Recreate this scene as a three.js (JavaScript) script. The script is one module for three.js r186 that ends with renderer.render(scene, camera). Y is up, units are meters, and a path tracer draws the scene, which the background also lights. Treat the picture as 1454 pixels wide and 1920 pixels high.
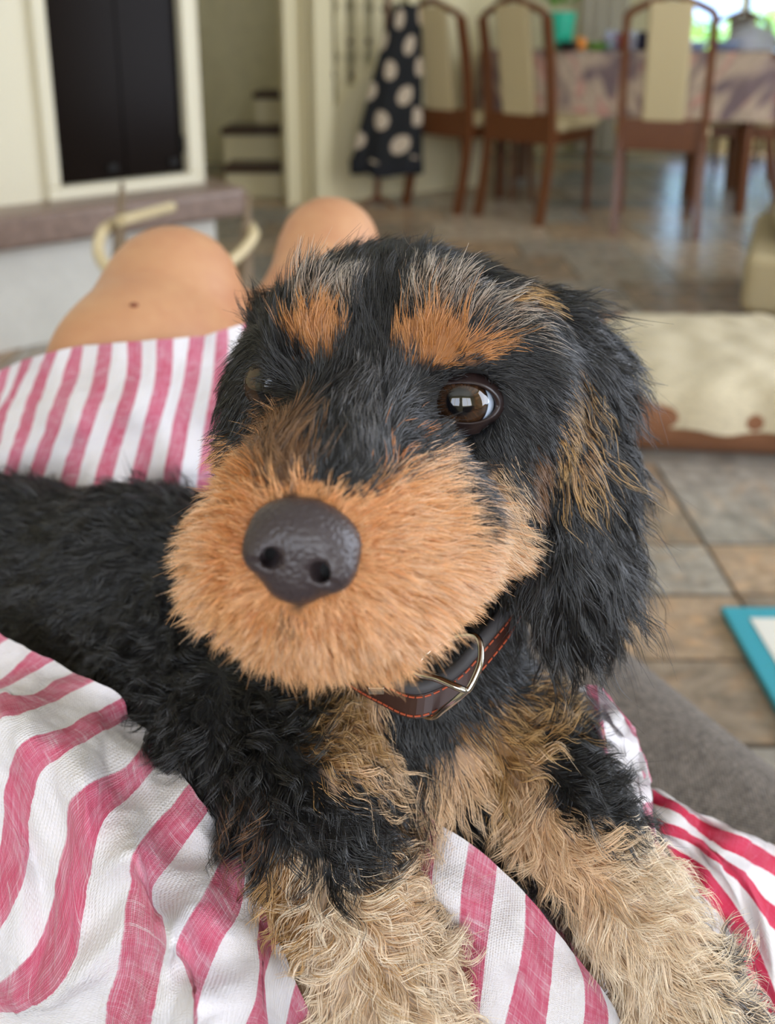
import * as THREE from 'three';
import { RoundedBoxGeometry } from 'three/addons/geometries/RoundedBoxGeometry.js';
import { mergeGeometries } from 'three/addons/utils/BufferGeometryUtils.js';
import { RectAreaLightUniformsLib } from 'three/addons/lights/RectAreaLightUniformsLib.js';
import { createNoise3D, createNoise2D } from 'simplex-noise';

// ------------------------------------------------------------------ camera, sky, sun, area lights, exposure
const FOCAL = 1500, MID_X = 727, MID_Y = 416, EYE_Y = 0.80, PITCH = THREE.MathUtils.degToRad(13);
const scene = new THREE.Scene();
const camera = new THREE.PerspectiveCamera(2 * Math.atan(960 / FOCAL) * 180 / Math.PI, 1454 / 1920, 0.02, 80);
camera.position.set(0, EYE_Y, 0);
camera.rotation.set(-PITCH, 0, 0);
camera.setViewOffset(1454, 1920, 0, 960 - MID_Y, 1454, 1920);
camera.focus = 0.268;
camera.userData.fStop = 7.2;
scene.add(camera);

const renderer = new THREE.WebGLRenderer({ antialias: true });
renderer.toneMapping = THREE.LinearToneMapping;
renderer.toneMappingExposure = 0.58;
renderer.shadowMap.enabled = true;
RectAreaLightUniformsLib.init();

{ // a bright, hazy summer sky
  const w = 64, h = 32, data = new Float32Array(w * h * 4);
  for (let y = 0; y < h; y++) for (let x = 0; x < w; x++) {
    const up = Math.max(0, ((y + 0.5) / h - 0.5) * 2), i = (y * w + x) * 4;
    data[i] = 1.2 - 0.75 * up; data[i + 1] = 1.75 - 0.75 * up; data[i + 2] = 2.7 - 0.4 * up; data[i + 3] = 1;
  }
  const sky = new THREE.DataTexture(data, w, h, THREE.RGBAFormat, THREE.FloatType);
  sky.mapping = THREE.EquirectangularReflectionMapping; sky.magFilter = THREE.LinearFilter; sky.needsUpdate = true;
  scene.background = sky;
  scene.backgroundIntensity = 2.4;
}
const sun = new THREE.DirectionalLight(0xfff1dc, 16);
sun.position.set(-1.2, 7, -9.5); sun.target.position.set(1.5, 0, -8); sun.castShadow = true;
sun.shadow.camera.left = -8; sun.shadow.camera.right = 8; sun.shadow.camera.top = 8; sun.shadow.camera.bottom = -8; sun.shadow.camera.far = 30;
scene.add(sun, sun.target);
function windowLight(name, x, y, z, w, h, tx, ty, tz, power, color) {   // daylight coming in through one window
  const l = new THREE.RectAreaLight(color, power, w, h);
  l.name = name; l.position.set(x, y, z); l.lookAt(tx, ty, tz); scene.add(l);
}
windowLight('terrace_daylight', 2.96, 1.25, -0.9, 2.5, 2.1, 0, 1.25, -0.9, 7, 0xfff8ee);
windowLight('front_daylight', 0.9, 1.55, 1.96, 1.5, 1.3, 0.9, 1.55, 0, 8, 0xfff8ea);
windowLight('front_daylight_second', -1.0, 1.55, 1.96, 1.5, 1.3, -1.0, 1.55, 0, 6, 0xfff8ea);

// ------------------------------------------------------------------ helpers
const V = (x, y, z) => new THREE.Vector3(x, y, z);
const CAM_R = V(1, 0, 0), CAM_U = V(0, Math.cos(PITCH), -Math.sin(PITCH)), CAM_F = V(0, -Math.sin(PITCH), -Math.cos(PITCH)), EYE = V(0, EYE_Y, 0);
const ray = (px, py) => CAM_F.clone().addScaledVector(CAM_R, (px - MID_X) / FOCAL).addScaledVector(CAM_U, -(py - MID_Y) / FOCAL);
const P = (px, py, d) => EYE.clone().addScaledVector(ray(px, py), d);          // a measured point: where it is seen and how far away
const onLevel = (px, py, y) => P(px, py, (y - EYE_Y) / ray(px, py).y);
const dirOf = (dx, dy, dz = 0) => V(0, 0, 0).addScaledVector(CAM_R, dx).addScaledVector(CAM_U, -dy).addScaledVector(CAM_F, dz).normalize();
function pixelOf(p) { const r = p.clone().sub(EYE), d = r.dot(CAM_F); return [MID_X + FOCAL * r.dot(CAM_R) / d, MID_Y - FOCAL * r.dot(CAM_U) / d, d]; }
let seedState = 12345;
const rnd = () => { seedState = (seedState + 0x6d2b79f5) | 0; let t = Math.imul(seedState ^ (seedState >>> 15), 1 | seedState); t = (t + Math.imul(t ^ (t >>> 7), 61 | t)) ^ t; return ((t ^ (t >>> 14)) >>> 0) / 4294967296; };
const rr = (a, b) => a + (b - a) * rnd();
const noise3 = createNoise3D(rnd), noise2 = createNoise2D(rnd);
const clamp = (x, a = 0, b = 1) => Math.min(b, Math.max(a, x)), lerp = (a, b, t) => a + (b - a) * t, smooth = (a, b, x) => { const t = clamp((x - a) / (b - a)); return t * t * (3 - 2 * t); };
const srgb = (hex) => { const c = new THREE.Color(hex); return [c.r, c.g, c.b]; };

function mat(color, roughness = 0.8, extra = {}) { return new THREE.MeshPhysicalMaterial({ color, roughness, side: THREE.DoubleSide, ...extra }); }
function texture(w, h, pixel, colour = true) {
  const data = new Uint8Array(w * h * 4);
  for (let y = 0; y < h; y++) for (let x = 0; x < w; x++) { const c = pixel(x / w, y / h), i = (y * w + x) * 4; data[i] = clamp(c[0]) * 255; data[i + 1] = clamp(c[1]) * 255; data[i + 2] = clamp(c[2]) * 255; data[i + 3] = 255; }
  const t = new THREE.DataTexture(data, w, h);
  t.wrapS = t.wrapT = THREE.RepeatWrapping; t.magFilter = THREE.LinearFilter; t.needsUpdate = true;
  if (colour) t.colorSpace = THREE.SRGBColorSpace;
  return t;
}
// noise that repeats over the unit square
const loopNoise = (u, v, f, s = 0) => { const a = u * 2 * Math.PI, b = v * 2 * Math.PI, r = f / 6.283; return 0.5 * (noise3(Math.cos(a) * r + s, Math.sin(a) * r + 3.1 * s, Math.cos(b) * r) + noise3(Math.sin(b) * r - s, Math.cos(a) * r + 7, Math.sin(a) * r + Math.cos(b) * r)); };
const taken = new Map();
function numbered(name) { const n = taken.get(name) ?? 0; taken.set(name, n + 1); return n ? `${name}_${String(n).padStart(3, '0')}` : name; }
function shade(o) { o.traverse((m) => { if (m.isMesh) m.castShadow = m.receiveShadow = true; }); return o; }
function thing(name, label, category, position, turn = 0, group) {
  const o = new THREE.Group(); o.name = numbered(name); scene.add(o);
  if (position) o.position.copy(position);
  o.rotation.y = turn; o.userData = { label, category };
  if (group) o.userData.group = group;
  return o;
}
function part(name, geometry, material, parent, label) {
  const m = new THREE.Mesh(geometry, material); m.name = name; m.castShadow = m.receiveShadow = true; parent.add(m);
  if (label) m.userData.label = label;
  return m;
}
function struct(name, geometry, material, label) {
  const m = new THREE.Mesh(geometry, material); m.name = name; m.castShadow = m.receiveShadow = true; m.userData = { kind: 'structure', label, category: name.split('_')[0] }; scene.add(m);
  return m;
}
const box = (w, h, d, x = 0, y = 0, z = 0) => new THREE.BoxGeometry(w, h, d).translate(x, y, z);
const rbox = (w, h, d, r, x = 0, y = 0, z = 0, seg = 3) => new RoundedBoxGeometry(w, h, d, seg, r).translate(x, y, z);
const plain = (g) => { const n = g.index ? g.toNonIndexed() : g; for (const k of Object.keys(n.attributes)) if (!['position', 'normal', 'uv'].includes(k)) n.deleteAttribute(k); return n; };
const merge = (list) => mergeGeometries(list.map(plain));
function bar(a, b, ra, rb = ra, seg = 8) {    // a tapered round or square bar between two points
  const d = b.clone().sub(a), g = new THREE.CylinderGeometry(rb, ra, d.length(), seg, 1);
  g.applyQuaternion(new THREE.Quaternion().setFromUnitVectors(V(0, 1, 0), d.clone().normalize()));
  return g.translate((a.x + b.x) / 2, (a.y + b.y) / 2, (a.z + b.z) / 2);
}
const tube = (points, r, seg = 32, closed = false, sides = 8) => new THREE.TubeGeometry(new THREE.CatmullRomCurve3(points, closed, 'centripetal'), seg, r, sides, closed);
const lathe = (pts, seg = 28) => new THREE.LatheGeometry(pts.map(([r, y]) => new THREE.Vector2(r, y)), seg);
// a surface woven through rows of points: rows[i][j] -> smooth grid, uv given per row/column
function loft(rows, nu, nv, uvOf) {
  const R = rows.length, curves = rows.map((r) => new THREE.CatmullRomCurve3(r, false, 'centripetal'));
  const pos = [], uv = [], idx = [];
  const cols = [];
  for (let j = 0; j <= nv; j++) cols.push(curves.map((c) => c.getPointAt(j / nv)));
  for (let i = 0; i <= nu; i++) {
    const t = i / nu * (R - 1), k = Math.min(R - 2, Math.floor(t)), f = t - k;
    for (let j = 0; j <= nv; j++) {
      const c = cols[j], p0 = c[Math.max(0, k - 1)], p1 = c[k], p2 = c[k + 1], p3 = c[Math.min(R - 1, k + 2)];
      const cr = (a, b, cc, d) => 0.5 * (2 * b + (cc - a) * f + (2 * a - 5 * b + 4 * cc - d) * f * f + (3 * b - a - 3 * cc + d) * f * f * f);
      pos.push(cr(p0.x, p1.x, p2.x, p3.x), cr(p0.y, p1.y, p2.y, p3.y), cr(p0.z, p1.z, p2.z, p3.z));
      uv.push(...uvOf(t, j / nv));
    }
  }
  for (let i = 0; i < nu; i++) for (let j = 0; j < nv; j++) { const a = i * (nv + 1) + j, b = a + nv + 1; idx.push(a, b, a + 1, b, b + 1, a + 1); }
  const g = new THREE.BufferGeometry();
  g.setAttribute('position', new THREE.Float32BufferAttribute(pos, 3)); g.setAttribute('uv', new THREE.Float32BufferAttribute(uv, 2)); g.setIndex(idx); g.computeVertexNormals();
  return g;
}
function metreUv(g, s = 1) {     // box-mapped uv in metres
  const p = g.attributes.position, n = g.attributes.normal, uv = new Float32Array(p.count * 2);
  for (let i = 0; i < p.count; i++) {
    const ax = Math.abs(n.getX(i)), ay = Math.abs(n.getY(i)), az = Math.abs(n.getZ(i));
    const [a, b] = ay >= ax && ay >= az ? [p.getX(i), p.getZ(i)] : ax >= az ? [p.getZ(i), p.getY(i)] : [p.getX(i), p.getY(i)];
    uv[i * 2] = a * s; uv[i * 2 + 1] = b * s;
  }
  g.setAttribute('uv', new THREE.BufferAttribute(uv, 2));
  return g;
}
// naive surface nets over a signed distance field
function surfaceNets(f, lo, hi, cell) {
  const nx = Math.ceil((hi.x - lo.x) / cell) + 1, ny = Math.ceil((hi.y - lo.y) / cell) + 1, nz = Math.ceil((hi.z - lo.z) / cell) + 1;
  const val = new Float32Array(nx * ny * nz), at = (i, j, k) => i + nx * (j + ny * k);
  const STEP = 4;   // skip far cells: a distance far from zero fills its coarse block
  for (let k0 = 0; k0 < nz; k0 += STEP) for (let j0 = 0; j0 < ny; j0 += STEP) for (let i0 = 0; i0 < nx; i0 += STEP) {
    const d = f(lo.x + (i0 + 1.5) * cell, lo.y + (j0 + 1.5) * cell, lo.z + (k0 + 1.5) * cell), far = Math.abs(d) > cell * 7;
    for (let k = k0; k < Math.min(nz, k0 + STEP); k++) for (let j = j0; j < Math.min(ny, j0 + STEP); j++) for (let i = i0; i < Math.min(nx, i0 + STEP); i++)
      val[at(i, j, k)] = far ? d : f(lo.x + i * cell, lo.y + j * cell, lo.z + k * cell);
  }
  const vid = new Int32Array(nx * ny * nz).fill(-1), pos = [], idx = [];
  for (let k = 0; k < nz - 1; k++) for (let j = 0; j < ny - 1; j++) for (let i = 0; i < nx - 1; i++) {
    let inside = 0, n = 0, sx = 0, sy = 0, sz = 0;
    const c = [];
    for (let m = 0; m < 8; m++) { const v = val[at(i + (m & 1), j + ((m >> 1) & 1), k + (m >> 2))]; c.push(v); if (v < 0) inside++; }
    if (inside === 0 || inside === 8) continue;
    for (let m = 0; m < 8; m++) for (const b of [1, 2, 4]) if (!(m & b)) {
      const a0 = c[m], a1 = c[m | b];
      if ((a0 < 0) === (a1 < 0)) continue;
      const t = a0 / (a0 - a1);
      sx += (m & 1) + (b === 1 ? t : 0); sy += ((m >> 1) & 1) + (b === 2 ? t : 0); sz += (m >> 2) + (b === 4 ? t : 0); n++;
    }
    vid[at(i, j, k)] = pos.length / 3;
    pos.push(lo.x + (i + sx / n) * cell, lo.y + (j + sy / n) * cell, lo.z + (k + sz / n) * cell);
  }
  const quad = (a, b, c, d, flip) => { if (a < 0 || b < 0 || c < 0 || d < 0) return; flip ? idx.push(a, c, b, a, d, c) : idx.push(a, b, c, a, c, d); };
  for (let k = 1; k < nz - 1; k++) for (let j = 1; j < ny - 1; j++) for (let i = 1; i < nx - 1; i++) {
    const v = val[at(i, j, k)] < 0;
    if (v !== val[at(i + 1, j, k)] < 0) quad(vid[at(i, j - 1, k - 1)], vid[at(i, j, k - 1)], vid[at(i, j, k)], vid[at(i, j - 1, k)], !v);
    if (v !== val[at(i, j + 1, k)] < 0) quad(vid[at(i - 1, j, k - 1)], vid[at(i - 1, j, k)], vid[at(i, j, k)], vid[at(i, j, k - 1)], !v);
    if (v !== val[at(i, j, k + 1)] < 0) quad(vid[at(i - 1, j - 1, k)], vid[at(i, j - 1, k)], vid[at(i, j, k)], vid[at(i - 1, j, k)], !v);
  }
  const g = new THREE.BufferGeometry();
  g.setAttribute('position', new THREE.Float32BufferAttribute(pos, 3)); g.setIndex(idx);
  const e = cell * 0.5, nor = new Float32Array(pos.length);
  for (let i = 0; i < pos.length; i += 3) {
    const [x, y, z] = [pos[i], pos[i + 1], pos[i + 2]];
    const gx = f(x + e, y, z) - f(x - e, y, z), gy = f(x, y + e, z) - f(x, y - e, z), gz = f(x, y, z + e) - f(x, y, z - e), l = Math.hypot(gx, gy, gz) || 1;
    nor[i] = gx / l; nor[i + 1] = gy / l; nor[i + 2] = gz / l;
  }
  g.setAttribute('normal', new THREE.BufferAttribute(nor, 3));
  return g;
}
// tapered capsules joined by a smooth minimum
function bones(list, blend) {
  const B = list.map(([a, ra, b, rb, tag]) => ({ ax: a.x, ay: a.y, az: a.z, dx: b.x - a.x, dy: b.y - a.y, dz: b.z - a.z, ra, rb, tag, l2: a.distanceToSquared(b) || 1e-12 }));
  const one = (b, x, y, z) => {
    const px = x - b.ax, py = y - b.ay, pz = z - b.az, t = clamp((px * b.dx + py * b.dy + pz * b.dz) / b.l2);
    return Math.hypot(px - t * b.dx, py - t * b.dy, pz - t * b.dz) - lerp(b.ra, b.rb, t);
  };
  const field = (x, y, z) => {
    let d = 1e3;
    for (const b of B) { const e = one(b, x, y, z), h = Math.max(blend - Math.abs(d - e), 0) / blend; d = Math.min(d, e) - h * h * blend * 0.25; }
    return d;
  };
  field.tag = (x, y, z) => { let best = 1e3, tag = ''; for (const b of B) { const e = one(b, x, y, z); if (e < best) { best = e; tag = b.tag; } } return tag; };
  return field;
}

// ------------------------------------------------------------------ the room
const plaster = (() => {
  const t = texture(256, 256, (u, v) => { const n = 0.5 + 0.03 * loopNoise(u, v, 9) + 0.02 * loopNoise(u, v, 40, 2); return [n + 0.44, n + 0.44, n + 0.44]; });
  const b = texture(256, 256, (u, v) => { const n = 0.5 + 0.3 * loopNoise(u, v, 30, 5) + 0.2 * loopNoise(u, v, 90, 1); return [n, n, n]; }, false);
  return { map: t, bumpMap: b, bumpScale: 0.0012 };
})();
const M = {
  cream: mat(new THREE.Color('#e9dfb8'), 0.85, plaster),
  white: mat(new THREE.Color('#e6e3da'), 0.8, plaster),
  paint: mat(new THREE.Color('#e3dbc2'), 0.5),
  creamPaint: mat(new THREE.Color('#e2d6ae'), 0.55),
  ceiling: mat(new THREE.Color('#efece2'), 0.9, plaster),
};
const RX = 3.0, LX = -2.6, BZ = -5.7, FZ = 2.0, CH = 2.5, T = 0.12;
// walls are boxes with openings left between the pieces
function wallX(name, label, x, holes, material) {   // a wall across x, running along z
  const list = []; let z = FZ;
  const piece = (z0, z1, y0, y1) => { if (z0 - z1 > 1e-4 && y1 - y0 > 1e-4) list.push(metreUv(box(T, y1 - y0, z0 - z1, x, (y0 + y1) / 2, (z0 + z1) / 2))); };
  for (const [a, b, y0, y1] of holes) { piece(z, a, 0, CH); piece(a, b, 0, y0); piece(a, b, y1, CH); z = b; }
  piece(z, BZ, 0, CH);
  struct(name, merge(list), material, label);
}
function wallZ(name, label, z, holes, material) {
  const list = []; let x = LX;
  const piece = (x0, x1, y0, y1) => { if (x1 - x0 > 1e-4 && y1 - y0 > 1e-4) list.push(metreUv(box(x1 - x0, y1 - y0, T, (x0 + x1) / 2, (y0 + y1) / 2, z))); };
  for (const [a, b, y0, y1] of holes) { piece(x, a, 0, CH); piece(a, b, 0, y0); piece(a, b, y1, CH); x = b; }
  piece(x, RX, 0, CH);
  struct(name, merge(list), material, label);
}
const backHoles = [[1.95, 2.98, 0.12, 2.2]], frontHoles = [[-1.75, -0.25, 0.9, 2.2], [0.15, 1.65, 0.9, 2.2]], rightHoles = [[0.35, -2.15, 0.1, 2.3]];
wallZ('wall_back', 'cream plaster wall behind the dining table', BZ, backHoles, M.cream);
wallZ('wall_front', 'cream plaster wall behind the viewer', FZ, frontHoles, M.cream);
wallX('wall_right', 'cream plaster wall with the terrace door', RX, rightHoles, M.cream);
wallX('wall_left', 'cream plaster wall on the fireplace side', LX, [], M.cream);
struct('ceiling', metreUv(box(RX - LX + T, T, FZ - BZ + T, (RX + LX) / 2, CH + T / 2, (FZ + BZ) / 2)), M.ceiling, 'white plaster ceiling');
const paneGlass = mat(0xffffff, 0.02, { transmission: 1, thickness: 0, ior: 1.45 });
const windowPaint = mat(new THREE.Color('#ded8c6'), 0.4);
function windowFrame(n, label, centre, w, h, turn, bars) {
  const o = thing(`window_${n}`, label, 'window', centre, turn); o.userData.kind = 'structure'; o.name = `window_${n}`;
  const f = 0.055, list = [box(w, f, 0.07, 0, h / 2 - f / 2), box(w, f, 0.07, 0, -h / 2 + f / 2), box(f, h, 0.07, -w / 2 + f / 2), box(f, h, 0.07, w / 2 - f / 2)];
  for (const b of bars) list.push(box(f, h, 0.06, b * w));
  part('window_frame', merge(list), windowPaint, o);
  const edges = [-0.5, ...bars, 0.5];
  for (let i = 0; i + 1 < edges.length; i++) part('pane', new THREE.PlaneGeometry((edges[i + 1] - edges[i]) * w - f, h - 2 * f).translate((edges[i] + edges[i + 1]) / 2 * w, 0, 0), paneGlass, o);
}
windowFrame(1, 'bright garden window behind the dining table', V(2.465, 1.16, BZ), 1.03, 2.08, 0, [0]);
windowFrame(2, 'tall terrace door with two glass leaves', V(RX, 1.2, -0.9), 2.5, 2.2, Math.PI / 2, [0]);
windowFrame(3, 'front window on the sofa side', V(0.9, 1.55, FZ), 1.5, 1.3, 0, [0]);
windowFrame(4, 'front window on the fireplace side', V(-1.0, 1.55, FZ), 1.5, 1.3, 0, [0]);

// stone floor: a bed of grout with single slates on it
{
  const groutTex = texture(256, 256, (u, v) => { const n = 0.36 + 0.06 * loopNoise(u, v, 20) + 0.05 * loopNoise(u, v, 70, 4); return [n * 1.05, n, n * 0.9]; });
  const floor = struct('floor', metreUv(box(RX - LX + T, T, FZ - BZ + T, (RX + LX) / 2, -T / 2 - 0.004, (FZ + BZ) / 2), 1.5), mat(0xffffff, 0.7, { map: groutTex }), 'floor of brown and grey slate tiles');
  const tones = ['#b5a48f', '#a0978a', '#ad957b', '#989187', '#bcab96', '#948472', '#aaa195', '#8d8880'];
  const stoneBump = texture(256, 256, (u, v) => { const n = 0.5 + 0.35 * loopNoise(u, v, 8, 3) + 0.18 * loopNoise(u, v, 26, 9); return [n, n, n]; }, false);
  const mats = tones.map((t, k) => {
    const c = srgb(t).map((x) => Math.pow(x, 1 / 2.2));
    const map = texture(128, 128, (u, v) => { const a = 0.16 * loopNoise(u, v, 6, k) + 0.07 * loopNoise(u, v, 22, k + 3), rust = 0.10 * Math.max(0, loopNoise(u, v, 5, k + 11)); return [c[0] * (1 + a) + rust, c[1] * (1 + a) + rust * 0.45, c[2] * (1 + a)]; });
    return mat(0xffffff, 0.25, { map, bumpMap: stoneBump, bumpScale: 0.0013, specularIntensity: 1 });
  });
  const unit = new RoundedBoxGeometry(1, 1, 1, 1, 0.012), g = 0.006;
  let count = 0;
  const lay = (x0, x1, z0, z1) => {
    const t = part('tile', unit, mats[Math.floor(rnd() * mats.length)], floor); count++;
    t.scale.set(x1 - x0 - g, 0.012, z0 - z1 - g); t.position.set((x0 + x1) / 2, 0.001 + rr(-0.0008, 0.0008), (z0 + z1) / 2);
  };
  // rows run across the view; wide slates far off, narrow ones by the sofa
  let z = -0.6; const rows = [0.16, 0.13, 0.125, 0.12, 0.25];
  let r = 0;
  while (z > -5.6) {
    const depth = r < rows.length ? rows[r] : (r % 3 === 1 ? 0.22 : 0.32); r++;
    const left = Math.max(LX + 0.07, -0.62 * (-z) - 0.25), right = Math.min(RX - 0.07, 0.62 * (-z) + 0.35);
    let x = z > -1.3 ? 0.51 - 0.17 * 3 : left;
    if (z > -1.3) for (let xx = 0.51; xx < right; ) { const w = rr(0.16, 0.26); lay(xx, xx + w, z, z - depth); xx += w; }
    if (z > -1.3) for (let xx = 0.51; xx > 0; ) { const w = rr(0.17, 0.24); lay(xx - w, xx, z, z - depth); xx -= w; }
    else while (x < right && count < 292) { const w = rr(0.22, 0.52); lay(x, Math.min(x + w, right), z, z - depth); x += w; }
    z -= depth;
  }
}

// ------------------------------------------------------------------ garden seen through the back window
{
  const grass = struct('ground_garden', metreUv(box(16, 0.1, 10, 3, -0.12, -11)), mat(new THREE.Color('#7fae3c'), 0.95), 'sunlit lawn outside the window');
  grass.userData.category = 'lawn';
  const leafM = ['#b6dc74', '#cdea90', '#9ccb60'].map((c) => mat(new THREE.Color(c), 0.7));
  const trunkM = mat(new THREE.Color('#6a5238'), 0.9);
  const labels = ['bright green bush outside the window', 'tall pale green bush beside the garden bush', 'dark green bush at the edge of the window'];
  [[3.3, -9.6, 0.9, 1.15], [5.2, -10.6, 1.0, 1.3], [2.9, -12.4, 1.3, 1.5]].forEach(([x, z, r, h], k) => {
    const o = thing('garden_bush', labels[k], 'bush', V(x, -0.07, z), 0, 'bushes in the garden');
    part('trunk', bar(V(0, 0, 0), V(0, h * 0.6, 0), 0.06, 0.03), trunkM, o);
    const pos = [], nor = [], q = new THREE.Quaternion();
    for (let i = 0; i < 1500; i++) {
      const d = V(rr(-1, 1), rr(-1, 1), rr(-1, 1)); if (d.length() > 1) { i--; continue; }
      d.setLength(rr(0.6, 1)).multiply(V(r, h * 0.48, r)).add(V(0, h * 0.52, 0));
      q.setFromEuler(new THREE.Euler(rr(0, 6), rr(0, 6), rr(0, 6)));
      const s = rr(0.05, 0.1), n = V(0, 0, 1).applyQuaternion(q), c = [V(-s * 0.5, 0, 0), V(0, -s, 0), V(s * 0.5, 0, 0), V(0, s, 0)].map((w) => w.applyQuaternion(q).add(d));
      for (const m of [0, 1, 2, 0, 2, 3]) { pos.push(c[m].x, c[m].y, c[m].z); nor.push(n.x, n.y, n.z); }
    }
    const g = new THREE.BufferGeometry(); g.setAttribute('position', new THREE.Float32BufferAttribute(pos, 3)); g.setAttribute('normal', new THREE.Float32BufferAttribute(nor, 3));
    part('foliage', g, leafM[k], o).userData.kind = 'stuff';
  });
}

// ------------------------------------------------------------------ fireplace on the left
{
  const turn = Math.atan2(0.618, 0.786), o = thing('fireplace', 'cream plastered fireplace with black glass door and brown stone ledge', 'fireplace', V(-0.56, 0, -2.36), turn);
  const L = (px, py) => {   // local (x, y) on the fireplace's front face
    const n = V(Math.sin(turn), 0, Math.cos(turn)), r = ray(px, py), d = n.dot(o.position.clone().sub(EYE)) / n.dot(r), p = EYE.clone().addScaledVector(r, d).sub(o.position);
    return [p.x * Math.cos(turn) - p.z * Math.sin(turn), p.y];
  };
  const [gx0, gy0] = L(112, 356), [gx1, gy1] = L(350, 318), gl = gx0, gr = gx1, gb = (gy0 + gy1) / 2, gt = gb + 0.72, top = 2.5, depth = 0.42;
  const right = L(383, 300)[0], left = gl - 0.95, ledgeTop = gb - 0.035, ledgeR = L(424, 360)[0];
  const slab = (x0, x1, y0, y1, z0, z1) => metreUv(box(x1 - x0, y1 - y0, z1 - z0, (x0 + x1) / 2, (y0 + y1) / 2, (z0 + z1) / 2));
  part('chimney_breast', merge([slab(left, gl - 0.035, ledgeTop, top, -depth, 0), slab(gr + 0.035, right, ledgeTop, top, -depth, 0), slab(gl - 0.035, gr + 0.035, gt + 0.035, top, -depth, 0), slab(gl - 0.035, gr + 0.035, ledgeTop, gt + 0.035, -depth, -0.3)]), M.paint, o);
  const fw = 0.035, frame = merge([rbox(gr - gl + 2 * fw, fw, 0.05, 0.006, (gl + gr) / 2, gb - fw / 2, 0.0), rbox(gr - gl + 2 * fw, fw, 0.05, 0.006, (gl + gr) / 2, gt + fw / 2, 0), rbox(fw, gt - gb, 0.05, 0.006, gl - fw / 2, (gt + gb) / 2, 0), rbox(fw, gt - gb, 0.05, 0.006, gr + fw / 2, (gt + gb) / 2, 0)]);
  part('door_surround', frame, M.paint, o);
  const mid = lerp(gl, gr, 0.52), blackGlass = mat(new THREE.Color('#17100c'), 0.22, { specularIntensity: 0.12 }), iron = mat(new THREE.Color('#121110'), 0.5, { metalness: 0.4 });
  for (const [a, b] of [[gl, mid], [mid, gr]]) {
    const d = part('glass_door', box(b - a - 0.004, gt - gb - 0.004, 0.012, (a + b) / 2, (gt + gb) / 2, -0.02), blackGlass, o);
    part('handle', rbox(0.03, 0.02, 0.015, 0.004, a === gl ? b - 0.04 : b - 0.035, gb + 0.035, -0.008), iron, d);
    part('hinge', merge([bar(V(a === gl ? a + 0.005 : b - 0.005, gb + 0.06, -0.01), V(a === gl ? a + 0.005 : b - 0.005, gb + 0.11, -0.01), 0.009)]), iron, d);
  }
  const stone = texture(512, 512, (u, v) => { const a = 0.5 + 0.2 * loopNoise(u, v, 14) + 0.16 * loopNoise(u, v, 50, 3) + 0.1 * loopNoise(u, v, 120, 7), k = 0.52 + 0.3 * (a - 0.5); return [k * 1.04, k * 0.88, k * 0.8]; });
  const ledge = rbox(ledgeR - left, 0.088, depth + 0.16, 0.02, (ledgeR + left) / 2, ledgeTop - 0.044, (0.16 - depth) / 2 - 0.02, 4);
  part('stone_ledge', metreUv(ledge, 2.5), mat(0xffffff, 0.35, { map: stone }), o, 'brown speckled stone ledge');
  part('plinth', slab(left, ledgeR - 0.07, 0, ledgeTop - 0.088, -depth, 0.06), M.white, o, 'white plastered plinth');
}

// ------------------------------------------------------------------ stairs, newel post and railing
{
  const treadM = mat(new THREE.Color('#3a2016'), 0.4);
  const o = thing('staircase', 'cream staircase with dark wooden treads behind the fireplace', 'stairs', V(0, 0, 0));
  const steps = [[418, 516, 326, 4.02], [414, 520, 258, 4.16], [474, 524, 190, 4.34]];
  steps.forEach(([x0, x1, y, d], k) => {
    const a = P(x0, y, d), b = P(x1 + 40, y, d), w = b.x - a.x, h = 0.17 * (k + 1);
    part('tread', rbox(w, 0.036, 0.3, 0.008, (a.x + b.x) / 2, h - 0.018, a.z - 0.15), treadM, o, 'dark wooden tread');
    part('riser', metreUv(box(w - 0.02, h - 0.036, 0.26, (a.x + b.x) / 2, (h - 0.036) / 2, a.z - 0.16)), M.creamPaint, o);
  });
  struct('wall_stairwell', metreUv(box(1.6, CH, 0.1, -1.15, CH / 2, -5.2)), M.cream, 'cream wall behind the stairs');
}
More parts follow.
